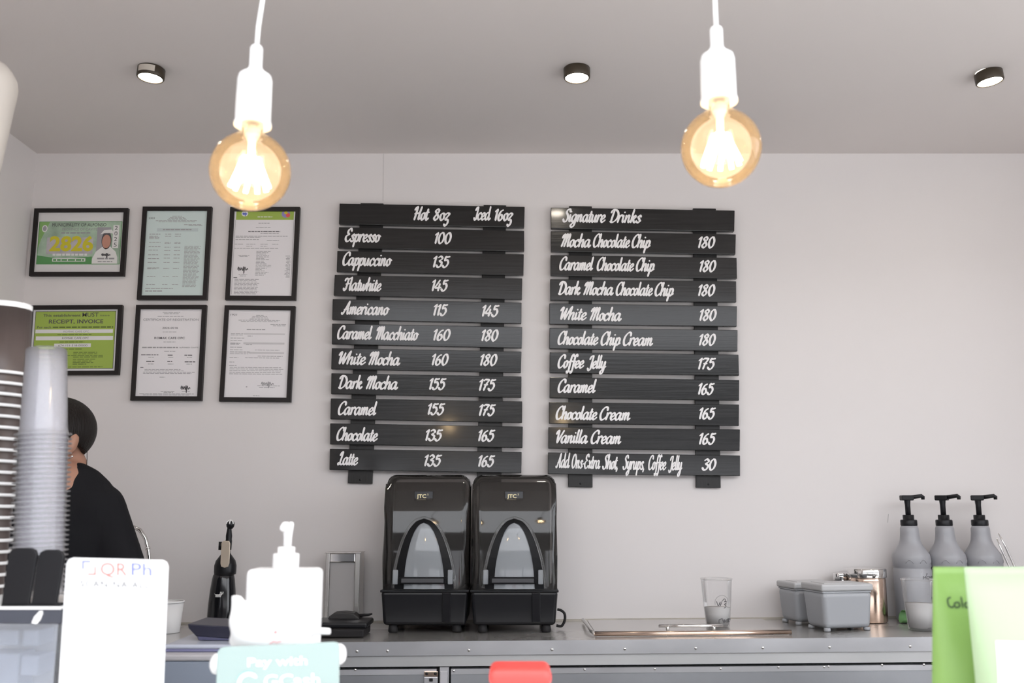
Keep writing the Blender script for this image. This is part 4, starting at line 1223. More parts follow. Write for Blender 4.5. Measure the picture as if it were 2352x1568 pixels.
# ------------------------------------------------------------------ steel prep lid on the counter
fl, fr_ = onC(1366, 1462), onC(1811, 1455)
yb1 = -0.075
lx0, lx1 = fl.x, fr_.x
lz = zc((lx0 + lx1) / 2)
root = thing('prep_lid', 'flat stainless prep well lid with bar handle on the counter', 'lid', ((lx0 + lx1) / 2, (fl.y - 0.2) / 2, lz))
mb = MB()
slab(mb, fl.y + 0.004, yb1, -0.010, -0.0003, STEEL, lx0 + 0.004, lx1 - 0.004)
mb.build('lid_plate', STEEL, root)
n = 6
MB().tube([(lx0, fl.y, zc(lx0) + 0.0075), (lx1, fl.y, zc(lx1) + 0.0075)], 0.0068, 14, COPPER_SHEEN).build('rolled_front_edge', COPPER_SHEEN, root)  # copper tint of the edge is a painted reflection
bl = onC(1346, 1435)
MB().tube([(lx0, fl.y, zc(lx0) + 0.0075), (lx0 - 0.006, fl.y + 0.04, zc(lx0) + 0.010), (lx0 - 0.010, fl.y + 0.10, zc(lx0) + 0.016), (lx0 - 0.012, fl.y + 0.17, zc(lx0) + 0.018), (lx0 - 0.010, yb1, zc(lx0) + 0.010)], 0.0055, 10, STEEL).build('curled_side_edge', STEEL, root)
hy = fl.y + 0.045
p0, p1 = P(1513, 1437, hy), P(1661, 1436, hy)
hdl = MB().tube([p0, p1], 0.0046, 14, CHROME).build('handle', CHROME, root)
for px in (1533, 1640):
    q = P(px, 1437, hy)
    MB().tube([(q.x, hy, zc(q.x) + 0.0098), (q.x, hy, q.z)], 0.0048, 12, CHROME).build('handle_post', CHROME, hdl)


# ------------------------------------------------------------------ clear cups with marker notes
def marked_cup(label, pxc, ybase, yrim, rim_px, base_px, lift, marks, fill_y):
    b = onC(pxc, ybase, lift)
    k = ax(b.y, b.z) / FPX
    rb, rr = base_px * k / 2, rim_px * k / 2
    yc = b.y + rb
    cx = b.x
    z0 = zc(cx) + lift
    zr = P(pxc, yrim, yc).z
    root = thing('plastic_cup', label, 'cup', (cx, yc, z0))
    MB().lathe([(0.002, z0 + 0.006), (rb * 0.8, z0 + 0.006), (rb * 0.93, z0), (rb, z0 + 0.002), (rb + (rr - rb) * 0.55, z0 + (zr - z0) * 0.55), (rr * 0.955, zr - 0.006), (rr * 0.965, zr), (rr, zr + 0.001), (rr, zr - 0.003), (rr * 0.96, zr - 0.004)], (cx, yc, 0), 48, CUPS, caps=False).build('cup_wall', CUPS, root)
    zfill = P(pxc, fill_y, yc).z
    t = (zfill - z0) / (zr - z0)
    MB().lathe([(0.002, z0 + 0.008), (rb * 0.92, z0 + 0.008), ((rb + (rr - rb) * t) * 0.955, zfill), (0.002, zfill)], (cx, yc, 0), 40, MILK).build('contents', MILK, root)
    mb = MB()

    def fm(x, y):
        """photograph pixels laid round the front of the wall"""
        z = P(x, -y, yc - rr * 0.9).z
        r = rb + (rr - rb) * max(0, min(1, (z - z0) / (zr - z0))) + 0.0006
        a = math.asin(max(-0.97, min(0.97, (x - pxc) * k / r)))
        return Vector((cx + r * math.sin(a), yc - r * math.cos(a), z))
    for pts, wd in marks:
        pp = catmull([(x, -y) for x, y in pts], 6)
        ribbon(mb, pp, lambda a, wd=wd: wd, fm, INKD)
    mb.build('marker_writing', INKD, root)
    return root


s4 = 130 / 1274
c4 = lambda *p: [(1590 + x * s4, 1300 + y * s4) for x, y in p]
circ = [(680 + 155 * math.cos(a * math.pi / 10), 820 - 165 * math.sin(a * math.pi / 10)) for a in range(-1, 12)]
marks1 = [(c4((560, 790), (595, 890), (640, 800)), 0.8), (c4((640, 800), (640, 890), (690, 770)), 0.7),
          (c4((700, 770), (735, 735), (770, 770), (740, 800), (800, 795)), 0.8), (c4((745, 850), (800, 815)), 0.5), (c4((790, 850), (735, 860), (780, 905), (730, 945)), 0.8),
          (c4(*circ), 0.28),
          (c4((690, 1180), (610, 1210), (610, 1290), (650, 1300)), 0.6), (c4((690, 1200), (710, 1280)), 0.9), (c4((735, 1200), (735, 1280)), 0.7), (c4((705, 1245), (760, 1235)), 0.7),
          (c4((795, 1205), (760, 1245), (800, 1275)), 0.7), (c4((830, 1190), (820, 1280)), 0.9), (c4((830, 1190), (865, 1200), (830, 1235), (865, 1270)), 0.8), (c4((875, 1270), (885, 1200), (895, 1240), (905, 1190)), 0.6)]
marked_cup('clear plastic cup marked in black, half full, behind the lid handle', 1655, 1443, 1328, 74, 54, 0.0105, marks1, 1394)
s5 = 160 / 1394
c5 = lambda *p: [(2040 + x * s5, 1290 + y * s5) for x, y in p]
marks2 = [(c4((0, 0), (1, 1)), 0.01)]
marks2 = [(c5((900, 760), (915, 700), (930, 750)), 0.6), (c5((930, 745), (965, 755)), 0.8), (c5((950, 845), (985, 855)), 0.8), (c5((820, 655), (840, 650)), 0.5), (c5((800, 1335), (880, 1330)), 0.4)]
marked_cup('clear plastic cup, half full, in front of the first grey pump bottle', 2128, 1451, 1329, 76, 56, 0.0, marks2, 1385)


# ------------------------------------------------------------------ grey lidded tubs
def tub(label, pxl, ybot, wpx, dep, ytop, yaw):
    f = onC(pxl, ybot)
    k = ax(f.y, 0.95) / FPX
    w = wpx * k
    z0 = zc(f.x) + 0.0
    zt = P(pxl, ytop, f.y).z
    root = thing('storage_tub', label, 'tub', (f.x + w / 2, f.y + dep / 2, z0), 'grey lidded tubs')
    M = Matrix.Translation((f.x, f.y, 0)) @ Matrix.Rotation(yaw, 4, 'Z')
    hgt = zt - z0
    t = 0.94
    zl = z0 + 0.008
    bm = bmesh.new()
    co = []
    for zq, s in ((zl, 0.90), (z0 + hgt * 0.83, 1.0)):
        for sx, sy in ((-1, -1), (1, -1), (1, 1), (-1, 1)):
            co.append(bm.verts.new((w / 2 + sx * w / 2 * s * 0.97, dep / 2 + sy * dep / 2 * s * 0.97, zq)))
    for q in ((3, 2, 1, 0), (4, 5, 6, 7), (0, 1, 5, 4), (1, 2, 6, 5), (2, 3, 7, 6), (3, 0, 4, 7)):
        bm.faces.new([co[i] for i in q])
    bmesh.ops.bevel(bm, geom=list(bm.edges), offset=0.014, segments=7, profile=0.5, affect='EDGES')
    bm.transform(M)
    MB().bm(bm, GREYPL, False).build('tub_body', GREYPL, root)
    lid = MB().box(0, w, 0, dep, z0 + hgt * 0.845, z0 + hgt, GREYLID, 0.006, 3, M).build('lid', GREYLID, root)
    MB().box(0.004, w - 0.004, 0.004, dep - 0.004, z0 + hgt * 0.80, z0 + hgt * 0.85, GREYPL, 0.004, 2, M).build('lid_lip', GREYPL, lid)
    MB().box(0.022, w - 0.022, 0.022, dep - 0.022, z0 + hgt - 0.002, z0 + hgt + 0.0015, GREYLID, 0.001, 2, M).build('lid_panel', GREYLID, lid)
    for sx in (0.12, 0.88):
        for sy in (0.14, 0.86):
            q = M @ Vector((w * sx, dep * sy, 0))
            MB().lathe([(0.009, zc(q.x)), (0.010, z0 + 0.004), (0.009, z0 + 0.010)], (q.x, q.y, 0), 16, GREYPL).build('foot', GREYLID, root)
    return root


tub('grey lidded plastic tub in front of the glass jar, nearer the counter edge', 1893, 1453, 135, 0.12, 1342, math.radians(13))
tub('grey lidded plastic tub tucked behind the nearer tub, beside the wall', 1829, 1437, 112, 0.115, 1338, math.radians(13))

# jar with chrome lid, and a smaller one behind the tub
def jar(name, label, pxc, yc, ybase_z, wpx, ylid0, ylid1, glass):
    q = P(pxc, ylid1, yc)
    k = ax(yc, q.z) / FPX
    r = wpx * k / 2
    z0 = zc(q.x)
    root = thing(name, label, 'jar', (q.x, yc, z0))
    zl, zt = q.z, P(pxc, ylid0, yc).z
    MB().lathe([(r * 0.85, z0), (r * 0.93, z0 + 0.004), (r * 0.94, zl - 0.012), (r * 0.90, zl)], (q.x, yc, 0), 40, glass).build('jar_body', glass, root)
    MB().lathe([(r * 0.97, zl - 0.004), (r, zl - 0.002), (r, zt - 0.003), (r * 0.96, zt), (0.001, zt + 0.001)], (q.x, yc, 0), 40, CHROME).build('lid', CHROME, root)


jar('glass_jar', 'glass jar with copper reflection painted in and wide chrome lid behind the grey tubs', 1991, -0.10, 0, 86, 1304, 1322, COPPER_SHEEN)  # copper body colour stands for a reflection in the glass
jar('small_jar', 'small jar with chrome lid mostly hidden behind the grey tubs', 1931, -0.055, 0, 34, 1315, 1330, JARG)


# ------------------------------------------------------------------ pump bottles
YBT = -0.078


def pump_bottle(label, pxb, marked, spout):
    q = P(pxb, 1420, YBT)
    x = P(pxb, 1360, YBT).x
    k = ax(YBT, 1.0) / FPX
    z0 = zc(x)
    root = thing('pump_bottle', label, 'pump bottle', (x, YBT, z0), 'grey sauce pump bottles')
    z = lambda y: P(pxb, y, YBT).z
    R = 41.5 * k
    prof = [(R * 0.9, z0), (R * 0.98, z0 + 0.004), (R, z0 + 0.012), (R, z(1307)), (R * 0.965, z(1305)), (R * 0.965, z(1302)), (R * 1.0, z(1300)), (R * 1.0, z(1280)), (R * 0.96, z(1272)), (R * 0.80, z(1262)), (R * 0.62, z(1250)), (R * 0.54, z(1240)), (R * 0.50, z(1225)), (R * 0.49, z(1213)), (R * 0.44, z(1208)), (R * 0.36, z(1206)), (R * 0.35, z(1202))]
    body = MB().lathe(prof, (x, YBT, 0), 48, BOTTLE).build('bottle', BOTTLE, root)
    MB().lathe([(18 * k, z(1207)), (18.5 * k, z(1205)), (18.5 * k, z(1195)), (17 * k, z(1193)), (12.5 * k, z(1193)), (12.5 * k, z(1183)), (11.5 * k, z(1182)), (6 * k, z(1182))], (x, YBT, 0), 28, BLACKP).build('collar', BLACKP, root)
    mb = MB().lathe([(6 * k, z(1184)), (6 * k, z(1160)), (7 * k, z(1150)), (7.5 * k, z(1147))], (x, YBT, 0), 20, BLACKP)
    stem = mb.build('pump_stem', BLACKP, root)
    a, b = P(pxb - 14, 1136.5, YBT), P(pxb + 15, 1149, YBT)
    ca, sa = math.cos(spout), math.sin(spout)
    mb = MB().box(-15 * k, 13 * k, -9 * k, 9 * k, z(1149), z(1137), BLACKP, 0.003, 2, Matrix.Translation((x, YBT, 0)) @ Matrix.Rotation(spout, 4, 'Z'))
    L = 37 * k
    d = Vector((ca, sa, 0))
    o = Vector((x, YBT, 0))
    pts = [o + d * (8 * k) + Vector((0, 0, z(1142))), o + d * (L * 0.7) + Vector((0, 0, z(1139.5))), o + d * (L * 0.92) + Vector((0, 0, z(1138.5))), o + d * L + Vector((0, 0, z(1141))), o + d * L + Vector((0, 0, z(1147)))]
    mb.tube(pts, [5 * k, 4.6 * k, 4.6 * k, 4.6 * k, 3.8 * k], 14, BLACKP)
    mb.build('pump_head', BLACKP, root)
    # embossed leaf arcs on the shoulder
    mb = MB()
    for off in (-0.5, 0.25, 1.0):
        arc = []
        for i in range(9):
            t = i / 8
            a_ = -math.pi / 2 + off + 0.25 * (t - 0.5) * 1.6
            zz_ = z(1291) + (0.010 * math.sin(t * math.pi))
            arc.append((x + (R + 0.0003) * math.cos(a_), YBT + (R + 0.0003) * math.sin(a_), zz_))
        mb.tube(arc, 0.0012, 6, BOTTLE)
    mb.build('embossed_arcs', BOTTLE, body)
    if marked:
        mb = MB()

        def fm(px, y):
            a_ = (px - pxb) * k / R
            return Vector((x + (R + 0.0006) * math.sin(a_), YBT - (R + 0.0006) * math.cos(a_), z(-y)))
        text_on(mb, 'MONIN', fm, pxb + 6, pxb + 46, -1327, 7.5, INKD, 0.0)
        ribbon(mb, catmull([(pxb + 14, -1320), (pxb + 17, -1314), (pxb + 19, -1316)], 4), lambda a: 0.4, fm, INKD)
        for y in (1310, 1330):
            mb.add([fm(pxb - 22, -y - 0.8), fm(pxb + 4, -y - 0.8), fm(pxb + 4, -y), fm(pxb - 22, -y)], [(0, 1, 2, 3)], INK)
        mb.build('label_lettering', INKD, body)


pump_bottle('grey pump bottle with printed label behind the clear cup, leftmost of the three', 2099, True, 0.0)
pump_bottle('grey pump bottle standing between two others, middle of the three', 2181, False, -0.75)
pump_bottle('grey pump bottle beside the steel tongs, rightmost of the three', 2264, False, -0.45)

# steel tongs leaning behind the bags
yt = -0.12
root = thing('tongs', 'slim steel tongs standing up behind the green bags', 'tongs', P(2345, 1420, yt))
for pts in (((2289, 1235), (2303, 1268), (2322, 1308), (2352, 1370), (2368, 1412)), ((2293, 1224), (2310, 1256), (2330, 1300), (2360, 1362), (2374, 1412))):
    pp = [P(a, b, yt) for a, b in pts]
    MB().tube(pp, [0.0016, 0.0035, 0.0035, 0.004, 0.004], 8, CHROME).build('tong_arm', CHROME, root)
tc_ = P(2371, 1412, yt)
hz = zc(tc_.x)
tag(MB().lathe([(0.032, hz), (0.034, hz + 0.004), (0.037, hz + 0.085), (0.0355, hz + 0.085), (0.033, hz + 0.006), (0.001, hz + 0.005)], (tc_.x, yt, 0), 32, STEEL).build('tongs_holder', STEEL), 'steel cup holding the tongs, hidden behind the green bags', 'cup')

# green curl of wrapper behind the clear cup
q = onC(2090, 1434)
mb = MB()
vs, n = [], 16
for i in range(n + 1):
    a = math.radians(-150 + 250 * i / n)
    r = 0.022 - 0.0004 * i
    for xx in (0.0, 0.11):
        vs.append((q.x - 0.012 + xx + 0.006 * math.sin(a), q.y + 0.03 + r * math.cos(a), zc(q.x) + 0.0225 + r * math.sin(a)))
mb.add(vs, [(2 * i, 2 * i + 1, 2 * i + 3, 2 * i + 2) for i in range(n)], LEAF, True)
o = mb.build('wrapper_curl', LEAF)
so = o.modifiers.new('thickness', 'SOLIDIFY')
so.thickness = 0.0012
tag(o, 'green curled wrapper lying behind the right clear cup', 'wrapper')

# ------------------------------------------------------------------ left part of the back counter
# cream whipper
yw = -0.14
px = 508
x = P(px, 1430, yw).x
k = ax(yw, 1.0) / FPX
z0 = zc(x)
z = lambda y: P(px, y, yw).z
root = thing('cream_whipper', 'black cream whipper with pale metal lever and small silver emblem', 'cream whipper', (x, yw, z0))
MB().lathe([(31 * k, z0), (32 * k, z0 + 0.003), (32 * k, z(1415)), (31 * k, z(1385)), (28.5 * k, z(1355)), (25.5 * k, z(1330)), (23.5 * k, z(1320)), (22 * k, z(1318))], (x, yw, 0), 40, BLACKG).build('bottle', BLACKG, root)
MB().lathe([(22 * k, z(1319)), (24.5 * k, z(1318)), (25 * k, z(1312)), (25 * k, z(1298)), (22 * k, z(1287)), (14 * k, z(1276)), (10 * k, z(1270)), (9 * k, z(1262)), (0.001, z(1261))], (x + 3 * k, yw, 0), 36, BLACKP).build('head', BLACKP, root)
xl_ = x + 9 * k
poly = []
for dx, y in ((-10, 1246), (-7, 1241), (7, 1241), (10, 1247), (10, 1292), (8, 1299), (0, 1302), (-8, 1299), (-10, 1292)):
    poly.append(Vector((xl_ + dx * k, yw - 27 * k, z(y))))
MB().prism(poly, (0, 0.005, 0), LEVER, 0.0015).build('lever', LEVER, root)
MB().box(xl_ - 6 * k, xl_ + 6 * k, yw - 25 * k, yw, z(1262), z(1250), LEVER, 0.002).build('lever_pivot', LEVER, root)
MB().lathe([(7 * k, z(1262)), (7.5 * k, z(1242)), (6.8 * k, z(1238)), (7.2 * k, z(1230)), (5 * k, z(1214)), (5 * k, z(1212))], (xl_ + 1 * k, yw - 8 * k, 0), 20, BLACKP).build('nozzle', BLACKP, root)
nt = MB().lathe([(5 * k, z(1214)), (8.5 * k, z(1209)), (9.5 * k, z(1203)), (8 * k, z(1198)), (4 * k, z(1195)), (0.0005, z(1194))], (xl_ + 3 * k, yw - 8 * k, 0), 20, BLACKP).build('nozzle_tip', BLACKP, root)
mb = MB()
for a in (-2.4, -1.5, -0.6):
    mb.tube([(xl_ + 3 * k + 9.7 * k * math.cos(a), yw - 8 * k + 9.7 * k * math.sin(a), z(1203)), (xl_ + 3 * k + 8.3 * k * math.cos(a), yw - 8 * k + 8.3 * k * math.sin(a), z(1198)), (xl_ + 3 * k, yw - 8 * k, z(1193.5))], 0.0022, 6, WHITEPL)
mb.build('tip_teeth', WHITEPL, nt)
MB().tube([(x - 8 * k, yw - 12 * k, z(1262)), (x - 8 * k, yw - 12 * k, z(1243))], 0.005, 10, BLACKP).build('charger_holder', BLACKP, root)
mb = MB()


def fmw(u, v):
    R_ = 29.3 * k + 0.0008
    a_ = (u - px) * k / R_
    return Vector((x + R_ * math.sin(a_), yw - R_ * math.cos(a_) - 0.0008, z(-v)))


mb.add([fmw(496, -1358), fmw(500, -1362), fmw(514, -1362), fmw(517, -1358), fmw(514, -1365), fmw(501, -1365)], [(0, 5, 1), (1, 5, 4, 2), (2, 4, 3)], WHITEP)
mb.add([fmw(501, -1368), fmw(513, -1368), fmw(514, -1366), fmw(500, -1366)], [(0, 1, 2, 3)], WHITEP)
for u in (511, 514, 517):
    mb.add([fmw(u - 0.8, -1362), fmw(u + 0.8, -1362), fmw(u + 1.6, -1356), fmw(u + 0.4, -1356)], [(0, 1, 2, 3)], WHITEP)
mb.build('emblem', WHITEP, root)

# white paper cup beside the payment stand
b = onC(384, 1455)
k = ax(b.y, 0.95) / FPX
yc = b.y + 0.025
zr = P(384, 1380, yc).z
cx = P(385, 1420, yc).x
root = thing('paper_cup', 'plain white paper cup on the back counter beside the payment stand', 'cup', (cx, yc, zc(cx)))
MB().lathe([(28 * k, zc(cx)), (28.5 * k, zc(cx) + 0.002), (34 * k, zr - 0.002), (33 * k, zr - 0.002), (28 * k, zc(cx) + 0.008), (0.001, zc(cx) + 0.008)], (cx, yc, 0), 40, CUPW).build('cup_wall', CUPW, root)
MB().lathe([(33.2 * k, zr - 0.004), (35.5 * k, zr - 0.004), (36 * k, zr - 0.001), (35 * k, zr + 0.001), (33.2 * k, zr)], (cx, yc, 0), 40, WHITEPL, caps=False).build('rim', WHITEPL, root)

# steel dispenser with a frosted front
yd = -0.13
a, b = P(746, 1268, yd), P(832, 1432, yd)
z0 = zc(b.x)
root = thing('steel_dispenser', 'upright steel dispenser with a pale front panel left of the blenders', 'dispenser', ((a.x + b.x) / 2, yd + 0.04, z0))
d = 0.085
MB().box(a.x + 0.004, a.x + 0.016, yd, yd + d, z0, a.z - 0.002, STEEL, 0.0015).build('side_panel', STEEL, root)
MB().box(b.x - 0.028, b.x - 0.012, yd, yd + d, z0, a.z - 0.002, STEEL, 0.0015).build('side_panel', STEEL, root)
zt_ = P(746, 1291, yd).z
MB().box(a.x, b.x - 0.010, yd - 0.004, yd + d, a.z - 0.003, a.z, STEEL, 0.001).build('top_plate', STEEL, root)
MB().box(a.x + 0.016, b.x - 0.028, yd + 0.002, yd + 0.02, zt_, a.z - 0.003, CHROME, 0.003).build('top_roller', CHROME, root)
MB().box(a.x + 0.016, b.x - 0.028, yd + 0.010, yd + 0.014, z0 + 0.004, zt_, FROST, 0.001).build('front_panel', FROST, root)
MB().box(a.x + 0.016, b.x - 0.028, yd + d - 0.003, yd + d, z0, a.z - 0.003, STEEL, 0.001).build('back_panel', STEEL, root)

# black tamping station before it
fq0 = onC(742, 1466)
fx1 = onC(836, 1466).x
z0 = zc(fx1 + 0.01) + 0.0004
root = thing('tamping_station', 'black tamping tray with domed cover in front of the steel dispenser', 'coffee tool', ((fq0.x + fx1) / 2, fq0.y + 0.06, z0))
MB().box(fq0.x - 0.045, fx1 - 0.002, fq0.y, fq0.y + 0.13, z0, z0 + 0.022, BLACKM, 0.004).build('mat', BLACKM, root)
MB().box(fq0.x - 0.040, fx1 + 0.002, fq0.y + 0.03, fq0.y + 0.17, z0 + 0.021, z0 + 0.038, BLACKP, 0.006).build('tray', BLACKP, root)
dy = fq0.y + 0.12
da, db = P(752, 1430, dy), P(826, 1406, dy)
poly = [Vector((da.x, dy, z0 + 0.036)), Vector((da.x + 0.004, dy, db.z - 0.012)), Vector((da.x + 0.018, dy, db.z - 0.002)), Vector(((da.x + db.x) / 2, dy, db.z)), Vector((db.x - 0.018, dy, db.z - 0.003)), Vector((db.x - 0.003, dy, db.z - 0.014)), Vector((db.x, dy, z0 + 0.036))]
MB().prism(poly, (0, 0.055, 0), mat('dull_black', (0.022, 0.020, 0.020), 0.55), 0.004).build('domed_cover', None, root)
MB().tube([(db.x - 0.01, dy + 0.03, z0 + 0.045), (db.x + 0.022, dy + 0.03, z0 + 0.047), (db.x + 0.034, dy + 0.03, z0 + 0.05)], [0.005, 0.004, 0.002], 8, BLACKM).build('side_handle', BLACKM, root)

# gooseneck tap behind the person
yt = -0.10
pts = [(262, 1222), (282, 1210), (304, 1209), (322, 1217), (334, 1236), (340, 1262), (343, 1290), (345, 1330), (347, 1380), (349, 1432)]
pp = [P(a_, b_, yt) for a_, b_ in pts]
pp[-1].z = zc(pp[-1].x)
root = thing('gooseneck_tap', 'chrome gooseneck tap behind the person in black', 'tap', pp[-1])
MB().tube(pp, 0.0068, 14, CHROME).build('spout', CHROME, root)
MB().tube([pp[4].lerp(pp[5], 0.75), pp[4].lerp(pp[5], 1.0)], 0.0085, 14, CHROME).build('spout_joint', CHROME, root)
MB().lathe([(0.024, 0), (0.024, 0.006), (0.014, 0.012), (0.013, 0.05), (0.009, 0.055)], (pp[-1].x, yt, pp[-1].z), 24, CHROME).build('base', CHROME, root)

# ------------------------------------------------------------------ grey cabinet, clear box and dark tray, middle distance
yk = -1.30
a, b = P(340, 1517, yk), P(560, 1517, yk)
zt_ = P(430, 1503, yk).z
zb_ = a.z
root = thing('grey_cabinet', 'blue-grey cabinet with pale top edge behind the payment stand', 'cabinet', ((a.x + b.x) / 2, yk + 0.15, 0))
MB().box(a.x, b.x, yk, yk + 0.30, 0.0, zb_, BLUEG, 0.004).build('cabinet_body', BLUEG, root)
MB().box(a.x - 0.004, b.x + 0.004, yk - 0.004, yk + 0.304, zb_, zt_, PALEB, 0.003).build('cabinet_top', PALEB, root)
y2 = yk + 0.03
a, b = P(378, 1493, y2), P(548, 1457, y2)
zA, zB = P(440, 1490, y2).z, P(440, 1471, y2 + 0.05).z - 0.0005
root = thing('clear_box', 'shallow bluish clear plastic box on the grey cabinet', 'box', ((a.x + b.x) / 2, y2 + 0.1, zt_))
MB().box(a.x, b.x, y2, y2 + 0.2, zt_ + 0.0005, zA, mat('box_base', (0.20, 0.20, 0.34), 0.4), 0.002).build('box_base', None, root)
MB().box(a.x - 0.002, b.x + 0.002, y2 - 0.002, y2 + 0.202, zA, zB, BLUEC, 0.004).build('box_lid', BLUEC, root)
y3 = y2 + 0.05
tl, tr = P(431, 1433, y3), P(560, 1440, y3)
bl_, br_ = P(453, 1469, y3), P(548, 1474, y3)
root = thing('dark_tray', 'dark tilted tray lying on the clear box beside the whipper', 'tray', ((tl.x + tr.x) / 2, y3 + 0.05, bl_.z))
poly = [tl, tl + Vector((0.002, 0, -0.008)), P(450, 1461, y3), P(551, 1468, y3), tr + Vector((-0.001, 0, -0.008)), tr]
MB().prism(poly, (0, 0.12, 0), NAVY, 0.002).build('tray_body', NAVY, root)
poly = [P(452, 1461, y3), P(456, 1470, y3), P(548, 1470.5, y3), P(548, 1468, y3)]
MB().prism(poly, (0, 0.12, 0), mat('tray_foot', (0.07, 0.07, 0.13), 0.5), 0.001).build('tray_foot', None, root)

# ------------------------------------------------------------------ the person
yp = -0.66
kp = ax(yp, 1.5) / FPX
pp = lambda x_, y_, dy=0.0: P(x_, y_, yp + dy)
hc = pp(130, 1000)
root = thing('person', 'person with dark hair in a black long sleeved shirt standing behind the stacked cups', 'person', (pp(120, 1400).x, yp, 0))
Fd = Vector((-0.55, -0.80, -0.22)).normalized()
Ld = Vector((0.80, -0.55, 0.0)).normalized()
Ud = Ld.cross(Fd).normalized()
if Ud.z < 0:
    Ud = -Ud
R3 = Matrix((Ld, Fd, Ud)).transposed().to_4x4()
mb = MB()
mb.ball(hc + Ud * 0.012, (0.070, 0.088, 0.083), None, 20, R3)
mb.ball(hc + Fd * 0.028 - Ud * 0.055, (0.054, 0.058, 0.065), None, 18, R3)
mb.ball(hc + Fd * 0.070 - Ud * 0.100, (0.026, 0.024, 0.022), None, 14, R3)
mb.cone(hc + Fd * 0.086 - Ud * 0.010, 0.008, hc + Fd * 0.099 - Ud * 0.045, 0.012)
mb.ball(hc + Fd * 0.084 - Ud * 0.078, (0.022, 0.012, 0.010), None, 12, R3)
for s_ in (-1, 1):
    mb.ball(hc + Fd * 0.074 - Ud * 0.016 + Ld * (0.030 * s_), (0.014, 0.010, 0.009), None, 12, R3)
    e0 = hc + Ld * (0.070 * s_) - Ud * 0.005 - Fd * 0.004
    e1 = hc + Ld * (0.064 * s_) - Ud * 0.058 + Fd * 0.016
    mb.ball(e0.lerp(e1, 0.42) + Ld * (0.006 * s_), (0.012, 0.019, 0.033), None, 14, Matrix((Ld, Fd, (e0 - e1).normalized())).transposed().to_4x4())
nb = pp(128, 1120, 0.02)
mb.cone(hc - Ud * 0.085 - Fd * 0.02, 0.050, nb, 0.058)
# torso, arms, legs under the clothes
shl, shr = pp(234, 1164), pp(8, 1164)
hipz = 0.86
cxp = root.location.x
chest = Vector((cxp, yp, 1.22))
hip = Vector((cxp, yp, hipz))
mb.ball((cxp, yp + 0.01, 1.20), (0.15, 0.095, 0.18), None, 24)
mb.ball((cxp, yp + 0.01, 0.98), (0.135, 0.09, 0.18), None, 24)
mb.ball((cxp, yp + 0.01, 0.86), (0.155, 0.10, 0.12), None, 24)
mb.cone(nb, 0.06, Vector((cxp, yp, 1.30)), 0.09)
hands = []
for sh, s_ in ((shl, 1), (shr, -1)):
    mb.cone(sh, 0.052, chest + Vector((0.09 * s_, 0, 0.02)), 0.07)
    el = sh + Vector((0.110 * s_, -0.01, -0.25))
    wr = el + Vector((-0.05 * s_, -0.19, -0.06))
    mb.cone(sh, 0.050, el, 0.038)
    mb.cone(el, 0.038, wr, 0.025)
    dv = (wr - el).normalized()
    sd = dv.cross(Vector((0, 0, 1))).normalized()
    palm = wr + dv * 0.055
    mb.cone(wr + dv * 0.01, 0.024, palm - sd * 0.018, 0.017).cone(wr + dv * 0.01, 0.024, palm + sd * 0.018, 0.017)
    mb.cone(palm - sd * 0.018, 0.015, palm + sd * 0.018, 0.015)
    for i, ln in enumerate((0.072, 0.082, 0.076, 0.058)):
        b0 = palm + sd * (-0.030 + 0.020 * i) + dv * 0.008
        b1 = b0 + dv * ln * 0.5 + Vector((0, 0, -0.006))
        b2 = b1 + dv * ln * 0.42 + Vector((0, 0, -0.022))
        mb.cone(b0, 0.0092, b1, 0.0085, None, 10).cone(b1, 0.0085, b2, 0.0074, None, 10)
    t0 = wr + dv * 0.025 - sd * 0.022 * s_
    t1 = t0 + dv * 0.025 - sd * 0.024 * s_
    mb.cone(t0, 0.012, t1, 0.010, None, 10).cone(t1, 0.010, t1 + dv * 0.03 - sd * 0.004 * s_ + Vector((0, 0, -0.008)), 0.008, None, 10)
    kn = Vector((cxp + 0.085 * s_, yp - 0.02, 0.47))
    an = Vector((cxp + 0.085 * s_, yp + 0.02, 0.085))
    mb.cone(Vector((cxp + 0.08 * s_, yp, 0.82)), 0.082, kn, 0.055).cone(kn, 0.055, an, 0.036)
    mb.cone(an - Vector((0, -0.02, 0.04)), 0.036, an + Vector((0, -0.13, -0.055)), 0.028)
body = remeshed(mb, 0.0068, 3)
bo = body.build('body', SKIN, root)
bo['label'] = 'skin of the face, neck and ear'
# hair: a cap above a slanting hairline, gathered at the back
mb = MB().ball(hc + Ud * 0.012 - Fd * 0.006, (0.080, 0.102, 0.091), None, 56, R3)
bm = bmesh.new()
vv = [bm.verts.new(v) for v in mb.v]
for f in mb.f:
    try:
        bm.faces.new([vv[i] for i in f])
    except ValueError:
        pass
bmesh.ops.remove_doubles(bm, verts=list(bm.verts), dist=1e-5)
nrm = (Ud * 0.80 - Fd * 0.62).normalized()
r_ = bmesh.ops.bisect_plane(bm, geom=list(bm.verts) + list(bm.edges) + list(bm.faces), plane_co=hc - nrm * 0.010 - Ud * 0.006, plane_no=nrm, clear_inner=True)
bmesh.ops.holes_fill(bm, edges=[e for e in bm.edges if e.is_boundary], sides=0)
hb = MB().bm(bm, HAIR, True)
ho = hb.build('hair', HAIR, root)
